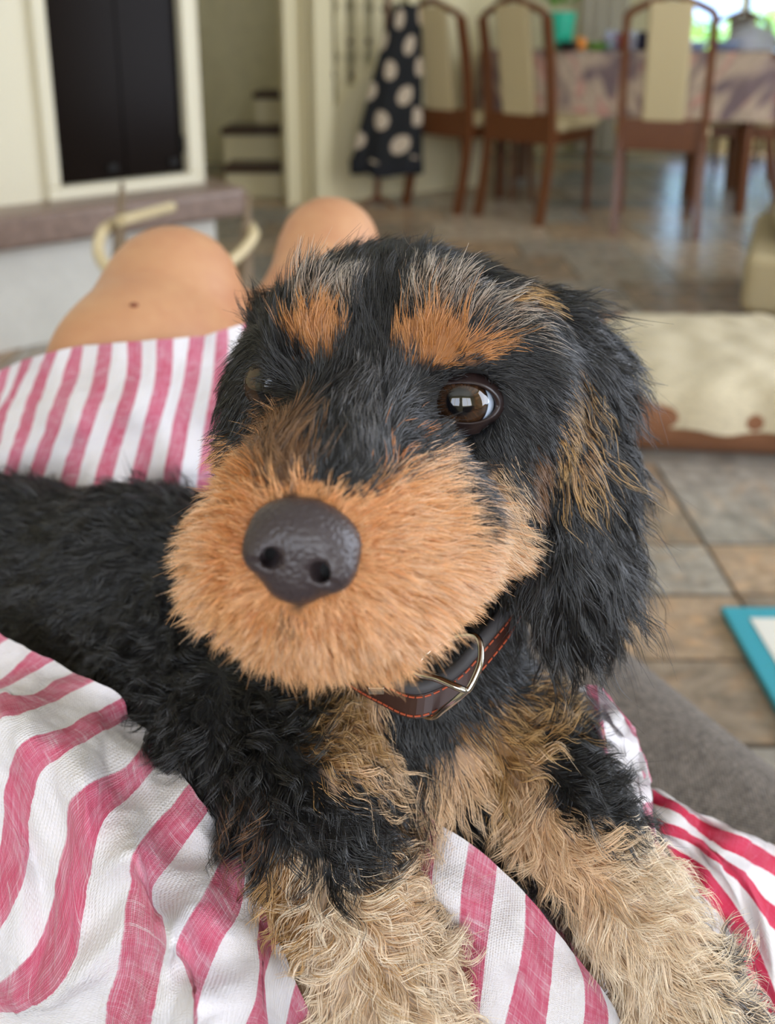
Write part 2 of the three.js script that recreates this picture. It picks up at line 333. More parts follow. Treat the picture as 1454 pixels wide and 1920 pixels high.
{
  const o = thing('stair_railing', 'cream stair railing with cut-out boards rising to the right', 'railing', P(588, 385, 3.9).setY(0), THREE.MathUtils.degToRad(30));
  part('newel_post', merge([rbox(0.1, 2.3, 0.1, 0.008, 0.045, 1.15, 0), box(0.02, 2.3, 0.1, -0.02, 1.15, -0.05)]), M.creamPaint, o, 'square cream newel post');
  part('wall_strip', box(0.1, CH, 0.06, -0.065, CH / 2, -0.07), M.creamPaint, o);
  // stringer wall, its top edge climbing
  const base = (x) => 0.36 + 0.92 * x, s = new THREE.Shape([[0.1, 0], [1.05, 0], [1.05, base(1.05)], [0.1, base(0.1)]].map((a) => new THREE.Vector2(...a)));
  part('stringer', metreUv(new THREE.ExtrudeGeometry(s, { depth: 0.05, bevelEnabled: false }).translate(0, 0, -0.045)), M.creamPaint, o);
  // boards with scalloped edges that leave a beaded gap between them
  for (let k = 0; k < 10; k++) {
    const w = 0.1, x = 0.02 + k * w, y0 = base(x) - 0.02, y1 = base(x) + 0.98, right = [], left = [];
    for (let i = 0; i <= 60; i++) {
      const t = i / 60, y = y0 + (y1 - y0) * t, b = Math.pow(Math.max(0, Math.cos((y * 1) * Math.PI * 2 / 0.235)), 6), narrow = 0.031 - 0.016 * b * smooth(0, 0.1, t);
      right.push(new THREE.Vector2(x + w / 2 + narrow, y)); left.unshift(new THREE.Vector2(x + w / 2 - narrow, y));
    }
    part('baluster', new THREE.ExtrudeGeometry(new THREE.Shape([...right, ...left]), { depth: 0.022, bevelEnabled: false }).translate(0, 0, -0.03), M.creamPaint, o);
  }
  part('handrail', bar(V(0.05, base(0.05) + 1.0, -0.02), V(1.05, base(1.05) + 1.0, -0.02), 0.035), M.creamPaint, o);
  const well = thing('stair_flight', 'dark brown stair flight seen between the railing boards', 'stairs', o.position.clone(), THREE.MathUtils.degToRad(30));
  const dark = mat(new THREE.Color('#3a2016'), 0.5);
  for (let k = 0; k < 4; k++) part('tread', box(0.24, 0.03, 0.6, 0.45 + k * 0.19, 0.6 + k * 0.175, -0.4), dark, well);
}

// ------------------------------------------------------------------ dining group, turned a little against the view
const woodTex = texture(256, 256, (u, v) => { const g = 0.5 + 0.22 * loopNoise(u, v * 0.15, 26, 2) + 0.12 * loopNoise(u, v * 0.3, 60, 6); return [0.42 * (0.75 + g * 0.5), 0.25 * (0.7 + g * 0.6), 0.14 * (0.7 + g * 0.6)]; });
const chairWood = mat(0xffffff, 0.32, { map: woodTex });
const fabricBump = texture(128, 128, (u, v) => { const n = 0.5 + 0.25 * Math.sin(u * 2 * Math.PI * 24) + 0.25 * Math.sin(v * 2 * Math.PI * 24); return [n, n, n]; }, false);
const chairFabric = mat(new THREE.Color('#c9b78e'), 0.9, { bumpMap: fabricBump, bumpScale: 0.0008 });
const greyFabric = mat(new THREE.Color('#8d8580'), 0.9);
function makeChair(label, x, z, turn, fabric = chairFabric) {    // origin between the feet; the chair faces -z, its back towards +z
  const o = thing('dining_chair', label, 'chair', V(x, 0, z), turn, 'dining chairs round the table');
  const W = 0.36, D = 0.38, SH = 0.42, hw = W / 2 - 0.02;
  for (const s of [-1, 1]) {
    const pts = [V(s * hw, 0, D / 2 + 0.07), V(s * hw, 0.25, D / 2 + 0.015), V(s * hw, SH, D / 2), V(s * hw, 0.68, D / 2 + 0.025), V(s * hw, 0.885, D / 2 + 0.07)];
    const c = new THREE.CatmullRomCurve3(pts), sh = new THREE.Shape([[-0.014, -0.02], [0.014, -0.02], [0.014, 0.02], [-0.014, 0.02]].map((a) => new THREE.Vector2(...a)));
    part('back_post', metreUv(new THREE.ExtrudeGeometry(sh, { steps: 18, extrudePath: c }), 3), chairWood, o);
    part('leg', metreUv(bar(V(s * (hw - 0.01), 0, -D / 2 + 0.01), V(s * hw, SH - 0.02, -D / 2 + 0.03), 0.014, 0.022, 4), 3), chairWood, o);
    part('side_rail', rbox(0.022, 0.06, D - 0.04, 0.004, s * hw, SH - 0.045, 0), chairWood, o);
  }
  part('seat_rail', merge([rbox(W - 0.03, 0.105, 0.022, 0.004, 0, SH - 0.02, D / 2), rbox(W - 0.03, 0.06, 0.022, 0.004, 0, SH - 0.045, -D / 2 + 0.02)]), chairWood, o);
  part('seat', rbox(W + 0.02, 0.05, D - 0.02, 0.02, 0, SH + 0.005, -0.025), fabric, o, 'beige upholstered seat');
  // arched top rail, rising to a blunt point in the middle
  const arch = [[-1, 0.87, 0.066], [-0.97, 0.888, 0.07], [-0.45, 0.932, 0.08], [0, 0.958, 0.082], [0.45, 0.932, 0.08], [0.97, 0.888, 0.07], [1, 0.87, 0.066]].map(([a, y, z]) => V(hw * a, y, D / 2 + z));
  part('top_rail', new THREE.TubeGeometry(new THREE.CatmullRomCurve3(arch), 30, 0.016, 8), chairWood, o);
  // padded back panel that follows the lean of the posts
  const g = rbox(0.165, 0.475, 0.03, 0.012, 0, 0, 0, 3), p = g.attributes.position;
  for (let i = 0; i < p.count; i++) { const y = p.getY(i) + 0.705, t = (y - SH) / 0.5; p.setXYZ(i, p.getX(i), y - (y > 0.9 ? Math.abs(p.getX(i)) * 0.12 : 0), p.getZ(i) + D / 2 + 0.078 * t * t); }
  g.computeVertexNormals();
  part('back_panel', g, fabric, o, 'tall beige upholstered back panel');
  part('lower_rail', rbox(W - 0.03, 0.03, 0.02, 0.004, 0, SH + 0.045, D / 2 + 0.002), chairWood, o);
  return shade(o);
}
const DT = THREE.MathUtils.degToRad;
makeChair('dining chair with pale beige back next to the polka dot dress', 0.385, -3.89, DT(-44));
makeChair('dining chair with pale beige back beside the turquoise pot', 0.705, -3.66, DT(-42));
makeChair('nearest dining chair, tall beige back in front of the tablecloth', 1.17, -3.42, DT(-18));
makeChair('dining chair at the end of the table, turned sideways', 1.66, -3.86, DT(74));
makeChair('grey-backed dining chair on the far side of the table against the window', 2.2, -5.0, DT(165), greyFabric);
{
  const turn = DT(-19), o = thing('dining_table', 'wooden dining table under a mauve patterned cloth', 'table', V(1.2, 0, -4.1), turn);
  const W = 1.32, D = 0.84, H = 0.735;
  part('tabletop', rbox(W, 0.03, D, 0.008, 0, H - 0.015, 0), chairWood, o);
  for (const sx of [-1, 1]) for (const sz of [-1, 1]) part('leg', bar(V(sx * (W / 2 - 0.1), 0, sz * (D / 2 - 0.1)), V(sx * (W / 2 - 0.1), H - 0.03, sz * (D / 2 - 0.1)), 0.028, 0.035, 4), chairWood, o);
  part('apron', merge([box(W - 0.16, 0.08, 0.02, 0, H - 0.07, D / 2 - 0.09), box(W - 0.16, 0.08, 0.02, 0, H - 0.07, -D / 2 + 0.09)]), chairWood, o);
  const clothTex = texture(512, 512, (u, v) => {
    const a = loopNoise(u, v, 5, 1), b = loopNoise(u, v, 6, 5), c = loopNoise(u, v, 20, 8), k = 0.60 + 0.08 * c;
    const m = smooth(-0.1, 0.45, a), r = smooth(0.1, 0.5, b);
    return [lerp(k * 1.16, k * 0.74, m) + 0.03 * r, lerp(k * 1.02, k * 0.62, m) - 0.06 * r, lerp(k * 0.88, k * 0.62, m) - 0.04 * r];
  });
  // tablecloth: flat on top, falling over the edges in soft waves
  const pos = [], uv = [], idx = [], N = 72, K = 26, drop = 0.3;
  for (let i = 0; i <= N; i++) for (let j = 0; j <= K; j++) {
    const a = i / N * Math.PI * 2, q = 1 / Math.max(Math.abs(Math.cos(a)) / (W / 2 + 0.006), Math.abs(Math.sin(a)) / (D / 2 + 0.006)), s = j / K, inner = Math.min(1, s / 0.5), fall = Math.max(0, (s - 0.5) / 0.5);
    const wave = 1 + fall * (0.012 + 0.016 * Math.sin(a * 17 + 2 * Math.sin(a * 5)));
    const x = Math.cos(a) * q * inner * wave, z = Math.sin(a) * q * inner * wave, y = H + 0.003 - fall * drop;
    pos.push(x, y, z); uv.push((x + Math.cos(a) * fall * drop) * 1.4, (z + Math.sin(a) * fall * drop) * 1.4 + 0.3);
  }
  for (let i = 0; i < N; i++) for (let j = 0; j < K; j++) { const a = i * (K + 1) + j, b = a + K + 1; idx.push(a, a + 1, b, b, a + 1, b + 1); }
  const g = new THREE.BufferGeometry(); g.setAttribute('position', new THREE.Float32BufferAttribute(pos, 3)); g.setAttribute('uv', new THREE.Float32BufferAttribute(uv, 2)); g.setIndex(idx); g.computeVertexNormals();
  const cloth = thing('tablecloth', 'mauve and cream marbled tablecloth hanging over the table edge', 'tablecloth', o.position.clone(), turn);
  part('cloth', g, mat(0xffffff, 0.8, { map: clothTex }), cloth);
}
// things on the table
{
  const TY = 0.74, put = (px, d) => { const r = ray(px, 80), k = d / Math.hypot(r.x, r.z); return V(r.x * k, TY, r.z * k); };
  const glass = mat(0xf4f8ff, 0.04, { transmission: 0.9, thickness: 0, ior: 1.45 });
  let o = thing('flower_pot', 'turquoise flower pot with green leaves on the table', 'pot', put(1046, 4.0));
  part('pot', lathe([[0.001, 0], [0.058, 0], [0.068, 0.03], [0.082, 0.17], [0.086, 0.175], [0.078, 0.175], [0.07, 0.16], [0.001, 0.155]]), mat(new THREE.Color('#1fae8c'), 0.35), o, 'turquoise pot');
  const leafM = mat(new THREE.Color('#5f9a2a'), 0.5), leaves = [];
  for (let k = 0; k < 26; k++) {
    const a = rr(0, 6.28), l = rr(0.12, 0.26), up = rr(0.1, 0.26), s = new THREE.Shape(); s.moveTo(0, 0); s.quadraticCurveTo(0.022, l * 0.5, 0, l); s.quadraticCurveTo(-0.022, l * 0.5, 0, 0);
    leaves.push(new THREE.ShapeGeometry(s, 6).rotateX(rr(-0.2, 1.2)).rotateY(a).translate(Math.cos(a) * 0.02, 0.155 + up * 0.25, Math.sin(a) * 0.02));
  }
  part('foliage', merge(leaves), leafM, o);
  o = thing('small_bowl', 'black bowl in front of the turquoise pot', 'bowl', put(1066, 3.84));
  part('bowl', lathe([[0.001, 0], [0.03, 0], [0.052, 0.035], [0.055, 0.04], [0.048, 0.038], [0.001, 0.012]]), mat(new THREE.Color('#15171b'), 0.3), o);
  o = thing('orange_fruit', 'orange fruit lying on the table', 'fruit', put(1088, 3.9));
  part('fruit', new THREE.SphereGeometry(0.032, 20, 14).translate(0, 0.03, 0), mat(new THREE.Color('#e08a2a'), 0.5), o); part('stalk', bar(V(0, 0.058, 0), V(0.004, 0.067, 0), 0.003), leafM, o);
  o = thing('green_bowl', 'low green bowl on the table', 'bowl', put(1122, 3.95));
  part('bowl', lathe([[0.001, 0], [0.04, 0], [0.07, 0.03], [0.072, 0.034], [0.064, 0.03], [0.001, 0.01]]), mat(new THREE.Color('#6fae35'), 0.4), o);
  const glasses = [['clear glass beside the green bowl', 1146, 3.9], ['clear glass beside the red cloth', 1182, 3.85]];
  for (const [label, px, d] of glasses) { o = thing('drinking_glass', label, 'glass', put(px, d), 0, 'glasses on the table'); part('glass', lathe([[0.001, 0.004], [0.026, 0.004], [0.031, 0.09], [0.033, 0.09], [0.028, 0], [0.001, 0]]), glass, o); }
  o = thing('crumpled_napkin', 'dark red crumpled napkin on the table', 'napkin', put(1166, 4.1));
  { const g = new THREE.SphereGeometry(0.065, 30, 18), p = g.attributes.position; for (let i = 0; i < p.count; i++) { const v = V(p.getX(i), p.getY(i), p.getZ(i)), k = 1 + 0.35 * noise3(v.x * 30, v.y * 30, v.z * 30); p.setXYZ(i, v.x * k * 1.3, Math.max(0, v.y * k * 0.7 + 0.03), v.z * k); } g.computeVertexNormals(); part('cloth', g, mat(new THREE.Color('#7d1f2c'), 0.8), o); }
  o = thing('dark_mug', 'navy mug behind the nearest chair', 'mug', put(1212, 4.0));
  part('mug', lathe([[0.001, 0], [0.038, 0], [0.04, 0.085], [0.035, 0.085], [0.034, 0.008], [0.001, 0.008]]), mat(new THREE.Color('#1c2240'), 0.3), o); part('handle', new THREE.TorusGeometry(0.024, 0.006, 8, 20).translate(0.048, 0.045, 0), mat(new THREE.Color('#1c2240'), 0.3), o);
  const bowls = [['shallow glass bowl right of the nearest chair', 1300, 3.95], ['shallow glass bowl in front of the white dome', 1362, 4.12]];
  for (const [label, px, d] of bowls) { o = thing('glass_bowl', label, 'bowl', put(px, d), 0, 'glass bowls on the table'); part('bowl', lathe([[0.001, 0], [0.04, 0], [0.075, 0.045], [0.08, 0.045], [0.045, -0.0], [0.001, 0.006]]), mat(new THREE.Color('#c3d6f2'), 0.08, { transmission: 0.4, thickness: 0 }), o); }
  o = thing('food_cover', 'white mesh food cover domed over the table', 'food cover', put(1410, 4.32));
  part('dome', new THREE.SphereGeometry(0.13, 32, 14, 0, 6.2832, 0, Math.PI / 2).scale(1, 0.9, 1), mat(new THREE.Color('#d9dbe6'), 0.7, { transmission: 0.35, thickness: 0 }), o); part('knob', new THREE.SphereGeometry(0.012, 12, 8).translate(0, 0.125, 0), windowPaint, o);
}
{ // curtain and houseplant at the back wall
  const c = P(1096, 60, 5.45), o = thing('curtain', 'pale curtain hanging beside the garden window', 'curtain', V(c.x + 0.12, 0, -5.52)), pos = [];
  const rows = []; for (let i = 0; i <= 10; i++) rows.push([V(-0.16 + i * 0.032, 0.02, 0.03 * Math.sin(i * 2.2)), V(-0.16 + i * 0.032, 1.2, 0.025 * Math.sin(i * 2.2)), V(-0.15 + i * 0.03, 2.3, 0.02 * Math.sin(i * 2.2))]);
  part('cloth', loft(rows, 60, 8, (t, v) => [t, v]), mat(new THREE.Color('#d9d2c4'), 0.9, { transmission: 0.3, thickness: 0 }), o);
}
// polka dot dress hung over the chair back
{
  const a = P(735, 150, 3.68), o = thing('polka_dot_dress', 'black dress with cream polka dots hanging on a wooden clothes stand', 'dress', V(a.x, 0, a.z));
  const dots = texture(512, 512, (u, v) => {
    const c = [[0.25, 0.25], [0.75, 0.75], [0.25, 1.25], [-0.25, 0.75], [1.25, 0.25], [0.75, -0.25]]; let in_ = 0; for (const [x, y] of c) in_ = Math.max(in_, smooth(0.2, 0.185, Math.hypot(u - x, v - y)));
    const n = 0.06 * loopNoise(u, v, 40); return [lerp(0.07, 0.76, in_) + n * 0.4, lerp(0.075, 0.69, in_) + n * 0.4, lerp(0.085, 0.6, in_) + n * 0.4];
  });
  const rows = [], yb = P(720, 312, 3.7).y, yt = P(745, 12, 3.75).y;
  for (let i = 0; i <= 36; i++) {
    const ang = i / 36 * Math.PI * 2, row = [];
    for (let j = 0; j <= 7; j++) { const t = j / 7, rx = lerp(0.06, 0.155, Math.pow(t, 0.8)), rz = lerp(0.03, 0.05, t), f = 1 + 0.14 * t * Math.sin(ang * 7 + t * 1.5); row.push(V(Math.cos(ang) * rx * f + lerp(0.07, -0.03, t) , lerp(yt, yb, t) + 0.012 * Math.sin(ang * 3), Math.sin(ang) * rz * f)); }
    rows.push(row);
  }
  part('skirt', loft(rows, 144, 40, (t, v) => [t / 36 * 4, v * 3.2]), mat(0xffffff, 0.85, { map: dots }), o);
  part('hem', loft(rows.map((r) => { const b = r[7].clone(), d = V(b.x * 1.02, b.y, b.z * 1.05); return [d.clone().setY(b.y + 0.02), d.clone(), d.clone().setY(b.y - 0.045)]; }), 144, 6, (t, v) => [t, v]), mat(new THREE.Color('#14151a'), 0.85), o, 'plain black hem band');
}
{
  const f = onLevel(706, 386, 0), o = thing('clothes_stand', 'brown wooden clothes stand under the polka dot dress', 'clothes stand', V(f.x, 0, f.z));
  part('pole', bar(V(0, 0.02, 0), V(0.06, 1.0, 0), 0.016, 0.013), chairWood, o);
  part('hanger', bar(V(-0.01, 1.0, 0), V(0.14, 1.0, 0), 0.012), chairWood, o);
  for (const [x, z] of [[0.09, 0.07], [-0.07, 0.06], [0.02, -0.03]]) part('foot', bar(V(0, 0.05, 0), V(x, 0.008, z), 0.012, 0.009), chairWood, o);
}
// the curved pale stand in front of the hearth
{
  const D = 1.75, o = thing('bentwood_stand', 'low stand with curved cream rim and pointed grey posts before the hearth', 'stand', V(0, 0, 0));
  const rimM = mat(new THREE.Color('#dcc9a0'), 0.5), postM = mat(new THREE.Color('#7f6c55'), 0.7);
  const foot = P(330, 560, D);
  part('rim', tube([P(214, 418, D + 0.06), P(192, 436, D), P(184, 466, D - 0.03), P(196, 496, D - 0.06), P(235, 530, D - 0.1), P(330, 545, D - 0.12), P(410, 505, D - 0.08), P(452, 474, D - 0.04), P(476, 442, D), P(470, 424, D + 0.05)], 0.0125, 60), rimM, o, 'curved cream rim');
  part('crossbar', bar(P(226, 414, D - 0.01), P(322, 388, D + 0.2), 0.0135), rimM, o);
  for (const [x, y0, y1] of [[226, 520, 342], [463, 500, 362]]) {
    const g = bar(P(x - 6, y0 + 60, D + 0.02), P(x + 3, y1, D + 0.03), 0.024, 0.005, 10);
    part('post', g, postM, o, 'pointed grey-brown post');
  }
  for (const x of [215, 440]) part('leg', bar(P(x, 540, D), V(P(x, 540, D).x, 0, P(x, 540, D).z), 0.016, 0.014), postM, o);
}
// dog bed, armchair, book
{
  const a = onLevel(1172, 815, 0), o = thing('dog_bed', 'brown padded dog bed on the floor', 'dog bed', V(a.x + 0.36, 0, a.z - 0.12), DT(-5));
  const brown = mat(new THREE.Color('#8a5d40'), 0.92, { bumpMap: fabricBump, bumpScale: 0.0008, sheen: 0.3, sheenColor: new THREE.Color('#c39a78') });
  const g = new RoundedBoxGeometry(0.82, 0.13, 0.5, 8, 0.06), p = g.attributes.position;
  for (let i = 0; i < p.count; i++) { const x = p.getX(i), y = p.getY(i), z = p.getZ(i), k = 0.012 * noise3(x * 6, y * 6, z * 6); p.setXYZ(i, x * (1 + k), Math.max(-0.064, y + k * (y > 0 ? 1.2 : 0)), z * (1 + k)); }
  g.computeVertexNormals(); part('cushion', g.translate(0, 0.065, 0), brown, o);
  const f = thing('fleece_blanket', 'cream fleece blanket with scalloped edge on the dog bed', 'blanket', o.position.clone(), o.rotation.y);
  const rows = [], N = 60;
  for (let i = 0; i <= N; i++) {
    const ang = i / N * Math.PI * 2, sq = Math.pow(Math.pow(Math.abs(Math.cos(ang)), 5) + Math.pow(Math.abs(Math.sin(ang)), 5), -0.2), sc = 1 + 0.03 * Math.sin(ang * 19 + Math.sin(ang * 4)) + 0.02 * Math.sin(ang * 9), row = [];
    for (let j = 0; j <= 16; j++) { const t = j / 16, ex = 0.425 * sq * Math.cos(ang), ez = 0.262 * sq * Math.sin(ang), rr_ = t * (t > 0.85 ? sc : 1); row.push(V(ex * rr_, 0.142 + 0.018 * Math.cos(t * 1.4) - 0.075 * Math.pow(t, 12) + 0.008 * noise3(ex * t * 9, ez * t * 9, 2), ez * rr_)); }
    rows.push(row);
  }
  const fleece = texture(256, 256, (u, v) => { const n = 0.9 + 0.07 * loopNoise(u, v, 30) + 0.05 * loopNoise(u, v, 80, 3); return [0.9 * n, 0.84 * n, 0.71 * n]; });
  part('fleece', loft(rows, 240, 30, (t, v) => [t / 60 * 6, v * 2]), mat(0xffffff, 0.95, { map: fleece, sheen: 0.4, sheenColor: new THREE.Color('#fff3dd') }), f);
}
{
  const a = onLevel(1368, 622, 0), o = thing('beige_armchair', 'beige upholstered armchair at the right edge', 'armchair', V(a.x, 0, a.z), DT(-27));
  const m = mat(new THREE.Color('#b5a582'), 0.92, { bumpMap: fabricBump, bumpScale: 0.0006 }), dark = mat(new THREE.Color('#2b1c12'), 0.4);
  part('base', rbox(0.72, 0.17, 0.62, 0.03, 0.38, 0.15, -0.28), m, o);
  part('seat_cushion', rbox(0.56, 0.1, 0.6, 0.04, 0.44, 0.285, -0.28), m, o);
  part('armrest', rbox(0.13, 0.13, 0.5, 0.06, 0.14, 0.315, -0.36), m, o); part('armrest', rbox(0.13, 0.13, 0.5, 0.06, 0.7, 0.315, -0.36), m, o);
  part('backrest', rbox(0.16, 0.5, 0.62, 0.06, 0.78, 0.5, -0.3), m, o);
  for (const [x, z] of [[0.08, -0.02], [0.68, -0.02], [0.08, -0.54], [0.68, -0.54]]) part('leg', bar(V(x, 0, z), V(x, 0.07, z), 0.02, 0.026), dark, o);
}
{
  const a = onLevel(1352, 1136, 0.02), o = thing('picture_book', 'white book with a turquoise border lying on the floor', 'book', V(a.x, 0.008, a.z), DT(-1));
  const teal = mat(new THREE.Color('#3fa3b4'), 0.45), page = mat(new THREE.Color('#e9e6dc'), 0.6);
  part('cover', rbox(0.3, 0.012, 0.22, 0.003, 0.15, 0.006, 0.11), teal, o, 'turquoise cover');
  part('white_panel', rbox(0.25, 0.0025, 0.175, 0.001, 0.155, 0.0125, 0.112), page, o);
  part('pages', box(0.29, 0.008, 0.006, 0.15, 0.006, 0.2215), page, o);
}
// the sofa under the viewer
{
  const SY = 0.35, A = onLevel(1120, 1092, SY), B = onLevel(1454, 1338, SY), e = B.clone().sub(A).normalize(), n = V(-e.z, 0, e.x);
  if (n.x > 0) n.negate();               // n points from the edge into the sofa
  const tex = texture(512, 512, (u, v) => {
    const w = 0.5 + 0.5 * Math.sin(u * 2 * Math.PI * 64 + 3 * loopNoise(u, v, 12)), x = 0.5 + 0.5 * Math.sin(v * 2 * Math.PI * 64 + 3 * loopNoise(u, v, 12, 4)), s = loopNoise(u, v * 0.3, 60, 2) + loopNoise(u * 0.3, v, 60, 6), k = 0.45 + 0.05 * w * x + 0.08 * s + 0.03 * loopNoise(u, v, 10, 1);
    return [k * 1.0, k * 0.93, k * 0.87];
  });
  const bump = texture(512, 512, (u, v) => { const k = 0.5 + 0.25 * Math.sin(u * 402) * Math.sin(v * 402) + 0.3 * loopNoise(u, v, 50, 2); return [k, k, k]; }, false);
  const m = mat(0xffffff, 0.95, { map: tex, bumpMap: bump, bumpScale: 0.0012, sheen: 0.25, sheenColor: new THREE.Color('#b9aea4') });
  const o = thing('grey_sofa', 'grey woven sofa that the person and the dog rest on', 'sofa', V(A.x, 0, A.z), Math.atan2(-e.z, e.x));   // local +x runs along the edge towards the viewer
  const inward = V(0, 0, 1).applyAxisAngle(V(0, 1, 0), o.rotation.y).dot(n) > 0 ? 1 : -1;
  const cush = metreUv(rbox(1.75, 0.2, 1.0, 0.07, 0.545, SY - 0.1, inward * 0.5, 8), 6);
  part('seat_cushion', cush, m, o, 'grey woven seat cushion');
  part('base', rbox(1.7, 0.17, 0.94, 0.02, 0.545, 0.12, inward * 0.5), m, o);
  part('backrest', metreUv(rbox(0.2, 0.55, 1.0, 0.08, 1.5, SY + 0.12, inward * 0.5, 6), 6), m, o);
  for (const x of [-0.2, 1.3]) for (const z of [0.1, 0.88]) part('foot', bar(V(x, 0, inward * z), V(x, 0.04, inward * z), 0.02), chairWood, o);
}

// ------------------------------------------------------------------ the person on the sofa: bare knees and a striped dress
const person = thing('person', 'person lying on the sofa with bent bare knees and a red and white striped dress', 'person');
{
  const hipL = P(120, 1330, 0.53), kneeL = P(322, 548, 0.665), hipR = P(420, 1330, 0.54), kneeR = P(618, 462, 0.78);
  const f = bones([
    [hipL, 0.055, P(190, 960, 0.57), 0.058, 'thigh'], [P(190, 960, 0.57), 0.058, P(265, 690, 0.605), 0.061, 'thigh'], [P(265, 690, 0.605), 0.061, kneeL, 0.046, 'thigh'],
    [kneeL, 0.046, P(314, 522, 0.69), 0.037, 'knee'], [kneeL, 0.043, V(-0.18, 0.44, -0.79), 0.046, 'shin'], [V(-0.18, 0.44, -0.79), 0.046, V(-0.2, 0.1, -0.93), 0.03, 'shin'], [V(-0.2, 0.1, -0.93), 0.03, V(-0.2, 0.045, -0.94), 0.034, 'foot'], [V(-0.2, 0.045, -0.94), 0.032, V(-0.2, 0.03, -1.11), 0.022, 'foot'],
    [hipR, 0.07, P(520, 800, 0.64), 0.066, 'thigh'], [P(520, 800, 0.64), 0.064, kneeR, 0.042, 'thigh'],
    [kneeR, 0.041, V(-0.07, 0.42, -0.93), 0.046, 'shin'], [V(-0.07, 0.42, -0.93), 0.046, V(-0.08, 0.1, -1.06), 0.03, 'shin'], [V(-0.08, 0.1, -1.06), 0.03, V(-0.08, 0.045, -1.07), 0.034, 'foot'], [V(-0.08, 0.045, -1.07), 0.032, V(-0.08, 0.03, -1.24), 0.022, 'foot'],
    [hipL, 0.06, hipR, 0.07, 'hips'],
  ], 0.03);
  const g = surfaceNets(f, V(-0.42, -0.01, -1.3), V(0.12, 0.72, -0.2), 0.009);
  const p = g.attributes.position, col = new Float32Array(p.count * 3);
  for (let i = 0; i < p.count; i++) { const [x, y, z] = [p.getX(i), p.getY(i), p.getZ(i)], k = 1 + 0.05 * noise3(x * 22, y * 22, z * 22) + 0.04 * noise3(x * 70, y * 70, z * 70); col[i * 3] = 0.58 * k; col[i * 3 + 1] = 0.29 * k * k; col[i * 3 + 2] = 0.148 * k * k; }
  g.setAttribute('color', new THREE.BufferAttribute(col, 3));
  const skinM = new THREE.MeshPhysicalMaterial({ vertexColors: true, roughness: 0.48, sheen: 0.15, sheenColor: new THREE.Color('#ffd9c0') });
  part('body', g, skinM, person, 'bare tanned legs with raised knees');
  // the small mole on the thigh
  const r = ray(251, 572); let d = 0.4; for (let k = 0; k < 60; k++) { const q = EYE.clone().addScaledVector(r, d); d += f(q.x, q.y, q.z) * 0.8; }
  const q = EYE.clone().addScaledVector(r, d);
  part('mole', new THREE.SphereGeometry(0.0022, 12, 8).scale(1.5, 0.9, 0.7).translate(q.x, q.y, q.z), mat(new THREE.Color('#8a5138'), 0.6), person, 'small brown mole');
}
// the dress: each stripe edge is a line followed along the cloth, and the cloth is woven through these lines
const clothTexture = (dark, light, mixed, seed) => texture(1024, 1024, (u, v) => {
  const stripe = (u * 4) % 1, edge = 0.006 * noise2(v * 60 + seed, Math.floor(u * 8) * 9.7), on = smooth(0.5 + edge - 0.012, 0.5 + edge + 0.012, stripe) * (1 - smooth(0.985 + edge, 1.0 + edge, stripe)) + smooth(0.015 + edge, 0.0 + edge, stripe) * 0;
  const U = u * 200, W = v * 200, warp = 0.5 + 0.5 * Math.cos(U * Math.PI * 2), weft = 0.5 + 0.5 * Math.cos(W * Math.PI * 2);
  const slubW = noise2(Math.floor(W) * 3.7 + seed, u * 5), slubU = noise2(Math.floor(U) * 5.3 - seed, v * 6);
  const blot = 0.6 * loopNoise(u, v, 7, seed) + 0.5 * loopNoise(u, v, 18, seed + 4);
  let k = mixed * (0.62 + 0.38 * warp) - mixed * 0.34 * (weft > 0.55 ? 1 : 0) * (0.55 + 0.75 * slubW) + 0.16 * slubU * mixed + (1 - mixed) + 0.3 * blot * mixed;
  if (slubW > 0.72) k -= 0.4 * mixed * weft;
  k = clamp(k, 0.12, 1) * on;
  const w = 1 + 0.02 * (warp - 0.5) + 0.02 * (weft - 0.5) + 0.02 * blot;
  return [0, 1, 2].map((c) => lerp(light[c] * w, dark[c], k));
});
const weave = texture(512, 512, (u, v) => { const a = Math.cos(u * 628.3), b = Math.cos(v * 628.3), n = 0.5 + 0.2 * a + 0.2 * b * (a > 0 ? 1 : -1) + 0.25 * loopNoise(u, v, 60, 2); return [n, n, n]; }, false);
const pinkCloth = mat(0xffffff, 0.92, { map: clothTexture([0.79, 0.30, 0.42], [0.93, 0.91, 0.92], 0.95, 1), bumpMap: weave, bumpScale: 0.0004, sheen: 0.15, sheenColor: new THREE.Color('#ffffff') });
const redCloth = mat(0xffffff, 0.9, { map: clothTexture([0.80, 0.055, 0.23], [0.93, 0.90, 0.90], 0.45, 6), bumpMap: weave, bumpScale: 0.0004, sheen: 0.15, sheenColor: new THREE.Color('#ffffff') });
function depthField(list, power = 3) {    // smooth surface through measured distances
  return (x, y) => { let s = 0, w = 0; for (const [px, py, d] of list) { const k = 1 / Math.pow(Math.hypot(px - x, py - y) + 30, power); s += k * d; w += k; } return s / w; };
}
